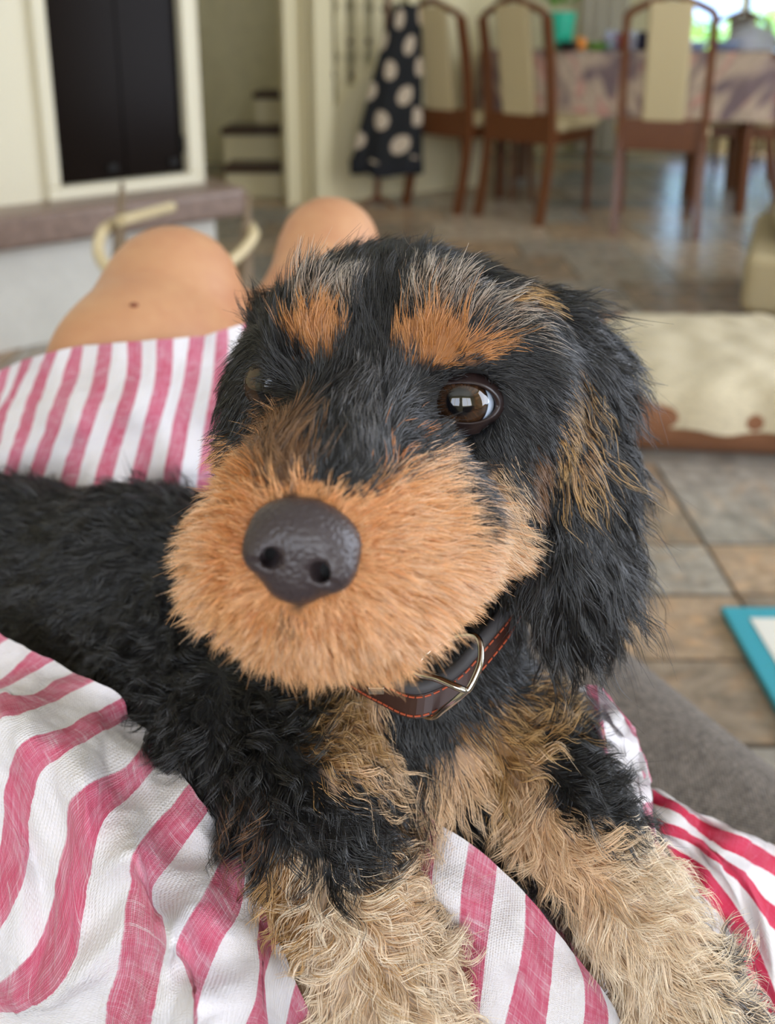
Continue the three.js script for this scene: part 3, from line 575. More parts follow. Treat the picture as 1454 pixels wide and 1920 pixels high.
function stripes(name, lines, depth, first, material, nv = 60, per = 6, wrinkle = 0.0015) {
  // first: 0 when the cloth between line 0 and line 1 is white, 1 when it is coloured
  const rows = lines.map((l) => {
    const c = new THREE.CatmullRomCurve3(l.map(([x, y]) => V(x, y, 0)), false, 'centripetal'), r = [];
    for (let j = 0; j <= 24; j++) { const q = c.getPointAt(j / 24), d = depth(q.x, q.y); r.push(P(q.x, q.y, d)); }
    return r;
  });
  const len = rows.map((r) => new THREE.CatmullRomCurve3(r).getLength()), mean = len.reduce((a, b) => a + b) / len.length;
  const g = loft(rows, (lines.length - 1) * per, nv, (t, v) => [(t + first) / 8, v * mean / 0.078]);
  const p = g.attributes.position, n = g.attributes.normal;
  for (let i = 0; i < p.count; i++) {
    const k = wrinkle * (noise3(p.getX(i) * 40, p.getY(i) * 40, p.getZ(i) * 40) + 0.5 * noise3(p.getX(i) * 110, p.getY(i) * 110, p.getZ(i) * 110));
    p.setXYZ(i, p.getX(i) + n.getX(i) * k, p.getY(i) + n.getY(i) * k, p.getZ(i) + n.getZ(i) * k);
  }
  g.computeVertexNormals();
  return part(name, g, material, person);
}
const zoomA = (l) => l.map(([x, y]) => [x / 3.029, 420 + y / 3.03]);
// over the thigh, from the hem down to the dog's back
{
  const E = [
    [[-330, 960], [-420, 1100], [-560, 1300], [-700, 1560]], [[-240, 930], [-330, 1090], [-470, 1290], [-600, 1560]], [[-150, 895], [-240, 1060], [-370, 1290], [-490, 1560]], [[-60, 862], [-150, 1040], [-270, 1290], [-380, 1560]],
    [[0, 832], [-60, 1000], [-170, 1250], [-260, 1560]], [[58, 806], [0, 1000], [-100, 1230], [-200, 1560]], [[126, 776], [80, 900], [-30, 1120], [-130, 1560]], [[186, 756], [130, 900], [40, 1080], [-60, 1560]],
    [[258, 736], [190, 900], [110, 1130], [-20, 1560]], [[330, 718], [262, 890], [190, 1130], [50, 1560]], [[408, 700], [352, 880], [270, 1110], [110, 1560]], [[470, 690], [440, 880], [350, 1130], [210, 1560]],
    [[556, 684], [520, 900], [440, 1150], [300, 1560]], [[640, 676], [612, 900], [530, 1150], [405, 1560]], [[724, 670], [720, 850], [650, 1080], [505, 1560]], [[808, 664], [802, 870], [742, 1080], [605, 1560]],
    [[890, 655], [880, 880], [800, 1200], [710, 1560]], [[988, 650], [972, 900], [890, 1200], [805, 1560]], [[1076, 642], [1040, 900], [990, 1100], [910, 1560]], [[1166, 634], [1130, 900], [1080, 1120], [1005, 1560]],
    [[1230, 612], [1205, 900], [1165, 1120], [1110, 1560]], [[1300, 592], [1290, 900], [1260, 1120], [1210, 1560]], [[1380, 570], [1380, 900], [1360, 1120], [1330, 1560]], [[1460, 560], [1470, 900], [1460, 1120], [1440, 1560]],
  ].map(zoomA);
  const d = depthField([[-110, 740, 0.60], [0, 690, 0.565], [130, 648, 0.535], [260, 636, 0.525], [390, 628, 0.54], [470, 605, 0.57], [-110, 930, 0.54], [0, 880, 0.50], [150, 800, 0.482], [250, 780, 0.482], [330, 880, 0.47], [400, 800, 0.50], [470, 900, 0.50], [200, 935, 0.455]], 3);
  stripes('dress_over_thigh', E, d, 1, pinkCloth, 40, 5, 0.001);
}
const zoomB = (l) => l.map(([x, y]) => [x / 2.423, 1200 + y / 2.423]);
// the fold in front of the dog
{
  const E = [
    [[-20, -40], [-120, 20], [-240, 90], [-420, 190], [-520, 300]], [[40, -5], [-40, 45], [-160, 120], [-330, 240], [-460, 420]],
    [[150, 48], [5, 182], [-110, 200], [-260, 320], [-380, 560]], [[245, 92], [60, 208], [-60, 235], [-190, 380], [-290, 700]],
    [[330, 146], [110, 264], [0, 240], [-110, 430], [-190, 850]], [[432, 188], [130, 330], [0, 368], [-70, 560], [-110, 980]],
    [[556, 262], [280, 400], [110, 470], [40, 600], [15, 800], [-10, 1000], [-60, 1140]], [[592, 348], [270, 540], [200, 590], [165, 680], [140, 800], [125, 1030], [50, 1240], [-60, 1400]],
    [[690, 432], [560, 580], [380, 668], [310, 750], [290, 900], [240, 1180], [160, 1400], [-20, 1570], [-160, 1640]], [[762, 528], [560, 740], [470, 838], [440, 920], [410, 1050], [380, 1250], [330, 1480], [200, 1640], [-20, 1700], [-160, 1740]],
    [[860, 656], [690, 850], [600, 984], [598, 1120], [570, 1250], [530, 1500], [465, 1760], [430, 1960]], [[952, 772], [820, 960], [690, 1150], [735, 1260], [760, 1372], [732, 1500], [680, 1770], [650, 1960]],
    [[1050, 908], [930, 1150], [800, 1380], [850, 1520], [885, 1640], [880, 1800]], [[1118, 1032], [1090, 1240], [1000, 1390], [940, 1540], [900, 1650], [890, 1810]],
    [[1190, 1208], [1165, 1350], [1175, 1480], [1170, 1570], [1115, 1780]], [[1268, 1360], [1235, 1425], [1205, 1520], [1205, 1600], [1225, 1790]],
    [[1345, 1556], [1318, 1660], [1295, 1760], [1280, 1840]], [[1432, 1742], [1410, 1790], [1390, 1840], [1370, 1880]],
  ].map(zoomB);
  const d = depthField([[-150, 1200, 0.40], [0, 1208, 0.362], [110, 1228, 0.347], [245, 1325, 0.328], [300, 1385, 0.318], [430, 1545, 0.292], [500, 1700, 0.272], [590, 1920, 0.252],
    [45, 1394, 0.292], [157, 1475, 0.272], [250, 1605, 0.255], [310, 1765, 0.237], [360, 1900, 0.225], [-100, 1400, 0.315], [0, 1560, 0.293], [60, 1700, 0.277], [150, 1850, 0.255], [-50, 1900, 0.28], [400, 1750, 0.251], [230, 1440, 0.293], [340, 1560, 0.278]], 3.2);
  stripes('dress_front_fold', E, d, 1, pinkCloth, 90, 8, 0.0011);
}
// the hump between the dog's paws
{
  const E = [
    [[560, 1505], [590, 1620], [640, 1780], [700, 1960]], [[650, 1492], [680, 1600], [720, 1760], [760, 1960]], [[722, 1498], [752, 1600], [768, 1760], [790, 1960]], [[778, 1505], [768, 1607], [790, 1760], [820, 1960]],
    [[826, 1543], [813, 1636], [811, 1748], [838, 1860], [850, 1960]], [[880, 1580], [866, 1673], [860, 1789], [862, 1880], [870, 1960]], [[934, 1622], [920, 1731], [908, 1830], [893, 1960]], [[986, 1676], [982, 1764], [965, 1851], [935, 1960]],
    [[1044, 1746], [1038, 1813], [1026, 1912], [1015, 1990]], [[1078, 1790], [1095, 1841], [1097, 1912], [1090, 1990]], [[1125, 1848], [1140, 1890], [1140, 1930], [1135, 1990]], [[1165, 1915], [1180, 1940], [1182, 1960], [1180, 1990]],
  ];
  const d = depthField([[560, 1505, 0.315], [722, 1500, 0.305], [830, 1545, 0.296], [934, 1620, 0.288], [1044, 1745, 0.278], [1160, 1912, 0.268], [850, 1700, 0.277], [960, 1800, 0.268], [760, 1750, 0.29], [880, 1930, 0.262], [700, 1950, 0.28], [1060, 1950, 0.262]], 3);
  stripes('dress_between_paws', E, d, 0, pinkCloth, 60, 8, 0.0008);
}
// the lower layer under the paws
{
  const E = [];
  for (let k = 0; k < 18; k++) { const x = 300 + k * 47; E.push([[x - 30, 1400], [x + 20, 1560], [x + 75, 1720], [x + 120, 2000]]); }
  const d = depthField([[300, 1400, 0.37], [700, 1440, 0.352], [1000, 1480, 0.335], [1300, 1520, 0.345], [1450, 1700, 0.345], [700, 1800, 0.30], [1000, 1750, 0.298], [1250, 1800, 0.305], [1400, 1950, 0.32], [900, 1990, 0.29]], 3);
  stripes('dress_lower_layer', E, d, 1, pinkCloth, 40, 5, 0.001);
}
// the loop of cloth and the fan of red stripes beside the dog
{
  const E = [
    [[1000, 1330], [1030, 1420], [1070, 1510], [1110, 1600], [1160, 1760]], [[1050, 1308], [1062, 1400], [1100, 1480], [1142, 1570], [1195, 1720]], [[1076, 1296], [1086, 1400], [1126, 1490], [1162, 1580], [1225, 1720]], [[1100, 1289], [1106, 1380], [1140, 1470], [1176, 1580], [1262, 1720]],
    [[1120, 1284], [1133, 1370], [1156, 1470], [1190, 1585], [1285, 1720]], [[1128, 1287], [1182, 1366], [1207, 1450], [1206, 1560], [1255, 1640], [1310, 1740]], [[1132, 1296], [1193, 1380], [1222, 1485], [1228, 1560], [1272, 1640], [1325, 1740]], [[1120, 1310], [1180, 1400], [1205, 1500], [1225, 1580], [1290, 1640], [1345, 1740]],
  ];
  const d = depthField([[1000, 1330, 0.345], [1050, 1308, 0.338], [1100, 1289, 0.338], [1120, 1284, 0.34], [1140, 1380, 0.325], [1160, 1480, 0.315], [1208, 1450, 0.33], [1222, 1485, 0.345], [1130, 1600, 0.31], [1200, 1590, 0.315], [1290, 1720, 0.312], [1120, 1310, 0.36], [1190, 1400, 0.36], [1340, 1740, 0.325]], 3.4);
  stripes('dress_side_loop', E, d, 0, pinkCloth, 60, 8, 0.0012);
  const G = [
    [[1190, 1470], [1230, 1478], [1300, 1520], [1380, 1552], [1480, 1596]], [[1222, 1480], [1260, 1500], [1330, 1546], [1400, 1574], [1480, 1622]], [[1226, 1508], [1270, 1528], [1340, 1582], [1400, 1612], [1480, 1658]], [[1232, 1535], [1280, 1555], [1345, 1600], [1400, 1640], [1480, 1722]],
    [[1240, 1560], [1300, 1585], [1360, 1630], [1410, 1685], [1480, 1790]], [[1250, 1582], [1320, 1625], [1375, 1690], [1420, 1775], [1480, 1910]], [[1280, 1655], [1340, 1702], [1380, 1770], [1415, 1860], [1440, 1990]], [[1288, 1690], [1332, 1740], [1367, 1810], [1393, 1880], [1408, 1990]],
    [[1285, 1710], [1315, 1765], [1345, 1840], [1360, 1910], [1365, 1990]], [[1275, 1730], [1295, 1790], [1310, 1860], [1318, 1920], [1320, 1990]],
  ];
  G.forEach((l, k) => { const [x, y] = l[l.length - 1], [u, v] = l[l.length - 2], n = Math.hypot(x - u, y - v); if (k < 6) l.push([x + 110 * (x - u) / n + 20, y + 110 * (y - v) / n]); });   // the cloth runs on over the sofa
  const e = depthField([[1190, 1470, 0.375], [1222, 1480, 0.36], [1330, 1546, 0.362], [1480, 1610, 0.375], [1250, 1570, 0.335], [1340, 1620, 0.33], [1420, 1720, 0.33], [1470, 1850, 0.32], [1380, 1850, 0.312], [1300, 1720, 0.318], [1440, 1980, 0.31], [1310, 1900, 0.315], [1600, 1650, 0.43], [1610, 1730, 0.42], [1600, 1850, 0.40], [1560, 1990, 0.37]], 3.2);
  stripes('dress_side_fan', G, e, 0, redCloth, 60, 8, 0.0012);
}

// ------------------------------------------------------------------ the puppy: one body under its coat
const dog = thing('puppy', 'black and tan spaniel puppy lying on the striped dress', 'dog');
const headBones = bones([
  [P(690, 690, 0.302), 0.041, P(835, 692, 0.305), 0.041, 'skull'], [P(745, 640, 0.315), 0.035, P(760, 740, 0.31), 0.042, 'skull'],
  [P(600, 645, 0.274), 0.020, P(575, 690, 0.277), 0.020, 'skull'], [P(835, 640, 0.28), 0.022, P(920, 670, 0.29), 0.024, 'skull'],
  [P(930, 800, 0.298), 0.03, P(900, 900, 0.29), 0.024, 'cheek'], [P(530, 770, 0.29), 0.022, P(520, 850, 0.283), 0.020, 'cheek_far'],
  [P(700, 740, 0.268), 0.02, P(625, 890, 0.232), 0.0185, 'bridge'],
  [P(690, 930, 0.25), 0.026, P(590, 1032, 0.222), 0.0255, 'muzzle'], [P(760, 1000, 0.248), 0.026, P(705, 1062, 0.233), 0.024, 'muzzle'], [P(560, 960, 0.245), 0.022, P(495, 1045, 0.231), 0.0205, 'muzzle'],
  [P(690, 1050, 0.262), 0.022, P(620, 1085, 0.238), 0.019, 'muzzle'], [P(790, 1020, 0.27), 0.021, P(870, 950, 0.285), 0.021, 'muzzle'],
], 0.014);
const torsoBones = bones([
  [P(800, 860, 0.345), 0.04, P(790, 1300, 0.352), 0.043, 'neck'], [P(770, 1390, 0.345), 0.04, P(920, 1420, 0.342), 0.034, 'chest'], [P(690, 1400, 0.335), 0.03, P(760, 1460, 0.33), 0.022, 'chest'],
  [P(700, 1330, 0.39), 0.056, P(420, 1180, 0.41), 0.055, 'body'], [P(420, 1180, 0.41), 0.053, P(250, 1105, 0.425), 0.047, 'body'], [P(250, 1105, 0.425), 0.047, P(0, 1060, 0.455), 0.040, 'body'], [P(0, 1060, 0.455), 0.040, P(-220, 1020, 0.49), 0.048, 'body'], [P(-220, 1020, 0.49), 0.05, P(-330, 1040, 0.51), 0.04, 'body'],
  [P(-300, 1090, 0.50), 0.034, P(-230, 1180, 0.46), 0.02, 'body'], [P(-380, 1020, 0.52), 0.012, P(-520, 960, 0.53), 0.008, 'body'],
  [P(330, 1290, 0.365), 0.036, P(430, 1420, 0.332), 0.031, 'foreleg_near'],
], 0.022);
const nearLeg = bones([
  [P(430, 1390, 0.33), 0.032, P(590, 1530, 0.298), 0.027, 'foreleg_near'], [P(590, 1530, 0.298), 0.026, P(660, 1720, 0.28), 0.0215, 'foreleg_near'], [P(660, 1720, 0.28), 0.0215, P(745, 1900, 0.268), 0.020, 'foreleg_near'], [P(745, 1900, 0.268), 0.02, P(800, 2060, 0.258), 0.022, 'foreleg_near'],
], 0.012);
const farLeg = bones([
  [P(990, 1420, 0.33), 0.028, P(1060, 1530, 0.306), 0.021, 'foreleg_far'], [P(1060, 1530, 0.306), 0.021, P(1180, 1710, 0.289), 0.0165, 'foreleg_far'], [P(1180, 1710, 0.289), 0.0165, P(1290, 1880, 0.277), 0.0165, 'foreleg_far'], [P(1290, 1880, 0.277), 0.0165, P(1370, 2010, 0.27), 0.019, 'foreleg_far'],
], 0.01);
const ears = bones([
  [P(1000, 625, 0.312), 0.016, P(1040, 700, 0.312), 0.014, 'ear'], [P(1040, 700, 0.312), 0.014, P(1050, 860, 0.309), 0.0125, 'ear'], [P(1050, 860, 0.309), 0.0125, P(1035, 1040, 0.304), 0.0125, 'ear'], [P(1035, 1040, 0.304), 0.0125, P(1055, 1170, 0.303), 0.010, 'ear'],
  [P(1030, 625, 0.325), 0.015, P(1095, 700, 0.322), 0.0125, 'ear'], [P(1095, 700, 0.322), 0.0125, P(1120, 880, 0.319), 0.0115, 'ear'], [P(1120, 880, 0.319), 0.0115, P(1115, 1040, 0.314), 0.0115, 'ear'], [P(1115, 1040, 0.314), 0.0115, P(1100, 1160, 0.311), 0.0095, 'ear'],
  [P(535, 620, 0.315), 0.014, P(505, 710, 0.318), 0.012, 'ear_far'], [P(505, 710, 0.318), 0.012, P(500, 800, 0.322), 0.011, 'ear_far'],
], 0.012);
const smin = (a, b, k) => { const h = Math.max(k - Math.abs(a - b), 0) / k; return Math.min(a, b) - h * h * k * 0.25; };
const groups_ = [headBones, torsoBones, nearLeg, farLeg, ears];
const bareField = (x, y, z) => { let d = headBones(x, y, z); d = smin(d, torsoBones(x, y, z), 0.012); d = smin(d, nearLeg(x, y, z), 0.008); d = smin(d, farLeg(x, y, z), 0.006); return smin(d, ears(x, y, z), 0.004); };
const tagAt = (x, y, z) => { let best = 1e3, t = null; for (const g of groups_) { const d = g(x, y, z); if (d < best) { best = d; t = g; } } return t.tag(x, y, z); };
function hit(px, py, f = bareField, from = 0.12) { const r = ray(px, py); let d = from; for (let k = 0; k < 120; k++) { const q = EYE.clone().addScaledVector(r, d), e = f(q.x, q.y, q.z); if (Math.abs(e) < 2e-5) break; d += e * 0.7; if (d > 0.8) break; } return EYE.clone().addScaledVector(r, Math.min(d, 0.8)); }
const gradient = (f, p, e = 0.0008) => V(f(p.x + e, p.y, p.z) - f(p.x - e, p.y, p.z), f(p.x, p.y + e, p.z) - f(p.x, p.y - e, p.z), f(p.x, p.y, p.z + e) - f(p.x, p.y, p.z - e)).normalize();

// eyes: a ball in a dark rimmed opening
function eyeFrame(px, py, sink, lookX, lookY) {
  const s = hit(px, py), n = gradient(bareField, s, 0.004).multiplyScalar(0.45).add(EYE.clone().sub(s).normalize()).normalize();
  const x = CAM_R.clone().addScaledVector(n, -CAM_R.dot(n)).normalize(), y = n.clone().cross(x).normalize();
  return { c: s.clone().addScaledVector(n, -sink), x, y, n, gaze: n.clone().addScaledVector(x, lookX).addScaledVector(y, lookY).normalize() };
}
const EYE_R = 0.0118;
const eyeNear = eyeFrame(868, 757, 0.0074, -0.12, 0.1), eyeFar = eyeFrame(508, 720, 0.0114, 0.2, 0.0);
const opening = (a) => { const c = Math.cos(a), s = Math.sin(a); return [0.0108 * Math.sign(c) * Math.pow(Math.abs(c), 0.9) + 0.0006 * s, (s > 0 ? 0.0068 : 0.0052) * s * Math.pow(Math.abs(s), 0.12) - 0.0009 * c]; };
const dogField = (x, y, z) => {
  let d = bareField(x, y, z);
  for (const e of [eyeNear]) { const q = Math.hypot(x - e.c.x, y - e.c.y, z - e.c.z) - EYE_R * 1.02; if (q < 0.02) d = -smin(-d, q, 0.004); }
  return d;
};
{
  const sclera = [0.46, 0.53, 0.66], iris = [0.05, 0.023, 0.011], rimC = [0.012, 0.008, 0.007], pupil = [0.004, 0.004, 0.005];
  const eyeM = new THREE.MeshPhysicalMaterial({ vertexColors: true, roughness: 0.06, clearcoat: 1, clearcoatRoughness: 0.02, ior: 1.4 });
  const lidM = mat(new THREE.Color('#2a1d1c'), 0.35), lidOuter = mat(new THREE.Color('#1a1717'), 0.6);
  for (const e of [eyeNear, eyeFar]) {
    const g = new THREE.SphereGeometry(EYE_R, 96, 72).rotateX(Math.PI / 2), p = g.attributes.position, col = [], q = new THREE.Quaternion().setFromUnitVectors(V(0, 0, 1), e.gaze);
    for (let i = 0; i < p.count; i++) {
      const v = V(p.getX(i), p.getY(i), p.getZ(i)).normalize(), a = Math.acos(clamp(v.z, -1, 1)) * (e === eyeNear ? 57.3 : 33), th = Math.atan2(v.y, v.x), k = smooth(21, 23.5, a), l = smooth(45, 48, a), w = smooth(50, 52, a), f = 0.8 + 0.5 * noise2(th * 6, a * 0.05) + 0.3 * noise2(th * 17, 3);
      const bulge = a < 46 && e === eyeNear ? 1 + 0.05 * (1 - (a / 46) ** 2) : 1;
      p.setXYZ(i, v.x * EYE_R * bulge, v.y * EYE_R * bulge, v.z * EYE_R * bulge);
      for (let c = 0; c < 3; c++) col.push(lerp(lerp(lerp(pupil[c], iris[c] * Math.max(0.4, f), k), rimC[c], l), sclera[c], w));
    }
    g.setAttribute('color', new THREE.Float32BufferAttribute(col, 3)); g.computeVertexNormals(); g.applyQuaternion(q).translate(e.c.x, e.c.y, e.c.z);
    part('eyeball', g, eyeM, dog, e === eyeNear ? 'shiny dark brown eye with a white crescent' : 'shaded eye half hidden in black fur');
    if (e === eyeFar) continue;
    // lids: from the wet rim out under the fur
    const rings = e === eyeNear ? [[1.0, 0.0002], [1.03, 0.0007], [1.09, 0.0009], [1.18, 0.0], [1.35, -0.003], [1.6, -0.008], [1.9, -0.014]] : [[1.0, 0.0004], [1.06, 0.0009], [1.2, 0.0012], [1.6, 0.0002], [2.2, -0.002], [2.8, -0.006], [3.4, -0.012]], N = 64, pos = [], idx = [];
    for (const [s, lift] of rings) for (let i = 0; i < N; i++) {
      const [ox, oy] = opening(i / N * 2 * Math.PI).map((q) => q * (e === eyeNear ? 1 : 0.55)), ball = (k) => Math.sqrt(Math.max(1e-6, (EYE_R * 1.055) ** 2 - k * k * (ox * ox + oy * oy))), z = Math.max(ball(1) + lift, s * Math.hypot(ox, oy) < EYE_R ? ball(s) + 0.0003 : -1), w = e.c.clone().addScaledVector(e.x, ox * s).addScaledVector(e.y, oy * s).addScaledVector(e.n, z);
      pos.push(w.x, w.y, w.z);
    }
    for (let r = 0; r + 1 < rings.length; r++) for (let i = 0; i < N; i++) { const a = r * N + i, b = r * N + (i + 1) % N; idx.push(a, a + N, b, b, a + N, b + N); }
    const lg = new THREE.BufferGeometry(); lg.setAttribute('position', new THREE.Float32BufferAttribute(pos, 3)); lg.setIndex(idx); lg.computeVertexNormals();
    part('eyelid', lg, lidM, dog, 'dark eyelid rim');
  }
}
// nose: carved and pebbled
{
  const c = P(566, 1030, 0.2), n = EYE.clone().sub(c).normalize().addScaledVector(CAM_U, -0.22).addScaledVector(CAM_R, -0.14).normalize();
  const roll = DT(14), x0 = CAM_R.clone().multiplyScalar(Math.cos(roll)).addScaledVector(CAM_U, -Math.sin(roll)), x = x0.addScaledVector(n, -x0.dot(n)).normalize(), y = n.clone().cross(x).normalize();
  const ell = (px, py, pz, cx, cy, cz, rx, ry, rz) => { const a = (px - cx) / rx, b = (py - cy) / ry, d = (pz - cz) / rz, k = Math.hypot(a, b, d); return (k - 1) * Math.min(rx, ry, rz); };
  const cap = (px, py, pz, ax, ay, az, bx, by, bz, ra, rb) => { const dx = bx - ax, dy = by - ay, dz = bz - az, t = clamp(((px - ax) * dx + (py - ay) * dy + (pz - az) * dz) / (dx * dx + dy * dy + dz * dz)); return Math.hypot(px - ax - t * dx, py - ay - t * dy, pz - az - t * dz) - lerp(ra, rb, t); };
  const smax = (a, b, k) => -smin(-a, -b, k);
  const f = (px, py, pz) => {   // millimetres
    let d = ell(px, py, pz, 0, 2.2, -2, 14.6, 9.6, 10.5);
    d = smin(d, ell(px, py, pz, 0, -5.8, -1.5, 9.2, 7.2, 8.6), 4);
    const s = Math.abs(px);
    d = smin(d, ell(s, py, pz, 8.6, -2.2, 1.2, 5.6, 5.2, 6.2), 3);
    d = smax(d, -cap(s, py, pz, 5.2, -2.0, 10, 8.0, -2.6, 1.5, 2.5, 2.1), 1.2);
    d = smax(d, -cap(s, py, pz, 6.2, -3.2, 9.5, 13.6, -5.4, 5.5, 1.5, 0.7), 1.0);
    d = smax(d, -cap(px, py, pz, 0, 0.5, 9.6, 0, -13.5, 8.6, 0.35, 0.7), 1.4);
    // pebbles
    const q = 1.15, ix = Math.floor(px / q), iy = Math.floor(py / q), iz = Math.floor(pz / q); let m = 9;
    if (Math.abs(d) < 0.8) { for (let a = -1; a <= 1; a++) for (let b = -1; b <= 1; b++) for (let e = -1; e <= 1; e++) { const h = Math.sin((ix + a) * 127.1 + (iy + b) * 311.7 + (iz + e) * 74.7) * 43758.5, u = h - Math.floor(h), w = (h * 7.3) - Math.floor(h * 7.3), t = (h * 3.7) - Math.floor(h * 3.7), r = (ix + a + u - px / q) ** 2 + (iy + b + w - py / q) ** 2 + (iz + e + t - pz / q) ** 2; if (r < m) m = r; } d += 0.3 * Math.min(1, m) - 0.1; }
    return d;
  };
  const g = surfaceNets(f, V(-17, -15, -14), V(17, 14, 12), 0.42);
  g.scale(0.001, 0.001, 0.001).applyMatrix4(new THREE.Matrix4().makeBasis(x, y, n)).translate(c.x, c.y, c.z);
  part('nose', g, new THREE.MeshPhysicalMaterial({ color: new THREE.Color('#3b3133'), roughness: 0.45, clearcoat: 0.3, clearcoatRoughness: 0.28 }), dog, 'damp black nose with two nostrils');
}

// ------------------------------------------------------------------ colours of the coat and the way it grows
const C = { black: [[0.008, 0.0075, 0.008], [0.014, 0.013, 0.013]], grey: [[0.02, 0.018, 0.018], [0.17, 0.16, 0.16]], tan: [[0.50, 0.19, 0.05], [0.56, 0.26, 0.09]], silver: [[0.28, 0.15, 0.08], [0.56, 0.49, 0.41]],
  orange: [[0.72, 0.29, 0.085], [0.86, 0.49, 0.24]], rust: [[0.60, 0.20, 0.05], [0.66, 0.26, 0.08]], beige: [[0.68, 0.40, 0.20], [0.86, 0.63, 0.41]], pale: [[0.80, 0.56, 0.34], [0.98, 0.85, 0.66]], peach: [[0.74, 0.36, 0.15], [0.92, 0.62, 0.40]], gold: [[0.36, 0.17, 0.05], [0.66, 0.42, 0.18]], brown: [[0.10, 0.045, 0.02], [0.28, 0.14, 0.06]] };
const mark = (px, py, rx, ry, kind, soft = 0.25, share = 1) => { const c = hit(px, py), d = pixelOf(c)[2]; return { c, rx: rx * d / FOCAL, ry: ry * d / FOCAL, kind, soft, share }; };
const marks = [   // later ones lie over earlier ones
  mark(660, 800, 130, 110, 'black'), mark(500, 835, 110, 55, 'brown', 0.5), mark(440, 880, 80, 50, 'orange', 0.5, 0.8), mark(760, 850, 110, 40, 'grey', 0.6, 0.7),
  mark(700, 760, 90, 60, 'grey', 0.5, 0.25), mark(935, 985, 80, 85, 'beige', 0.8, 0.85), mark(885, 935, 38, 62, 'black', 0.5), mark(870, 870, 70, 60, 'black', 0.4), mark(800, 815, 80, 38, 'black', 0.5), mark(430, 1000, 60, 120, 'rust', 0.7, 0.7), mark(770, 990, 80, 110, 'rust', 0.8, 0.5), mark(560, 1180, 110, 40, 'rust', 0.8, 0.5), mark(548, 1165, 24, 34, 'brown', 0.8, 0.45), mark(810, 1080, 110, 120, 'peach', 0.8, 0.5), mark(600, 1215, 220, 50, 'peach', 0.8, 0.5), mark(385, 1000, 40, 170, 'peach', 0.8, 0.45), mark(800, 920, 70, 50, 'peach', 0.8, 0.5),
  mark(605, 560, 80, 42, 'silver', 0.6, 0.6), mark(592, 628, 56, 44, 'tan', 0.35), mark(805, 560, 75, 55, 'silver', 0.6, 0.55), mark(930, 590, 100, 40, 'silver', 0.6, 0.5), mark(716, 560, 34, 130, 'black', 0.5), mark(812, 640, 72, 46, 'tan', 0.35), mark(895, 652, 65, 22, 'tan', 0.4, 0.8), mark(985, 545, 40, 20, 'gold', 0.5, 0.7),
  mark(1080, 820, 55, 120, 'gold', 0.4, 0.55), mark(1010, 900, 22, 60, 'brown', 0.5, 0.8),
  mark(680, 1395, 80, 95, 'beige', 0.4), mark(640, 1330, 60, 55, 'gold', 0.5, 0.7), mark(930, 1400, 95, 65, 'gold', 0.5, 0.8), mark(840, 1455, 80, 45, 'beige', 0.5, 0.9), mark(990, 1345, 75, 40, 'gold', 0.5, 0.6), mark(775, 1350, 60, 90, 'black', 0.5), mark(1080, 1510, 75, 65, 'black', 0.4),
  mark(660, 1760, 210, 150, 'pale', 0.2), mark(750, 1930, 190, 170, 'pale', 0.2), mark(535, 1700, 60, 80, 'gold', 0.4, 0.9), mark(700, 1720, 60, 60, 'gold', 0.6, 0.35), mark(740, 1640, 60, 60, 'beige', 0.5, 0.6), mark(470, 1530, 40, 40, 'brown', 0.5, 0.6), mark(655, 1560, 75, 60, 'black', 0.5),
  mark(1205, 1745, 160, 135, 'pale', 0.25), mark(1320, 1900, 160, 160, 'pale', 0.2), mark(1060, 1610, 70, 65, 'beige', 0.4), mark(1000, 1545, 45, 80, 'beige', 0.3), mark(1360, 1880, 50, 60, 'grey', 0.6, 0.4),
];
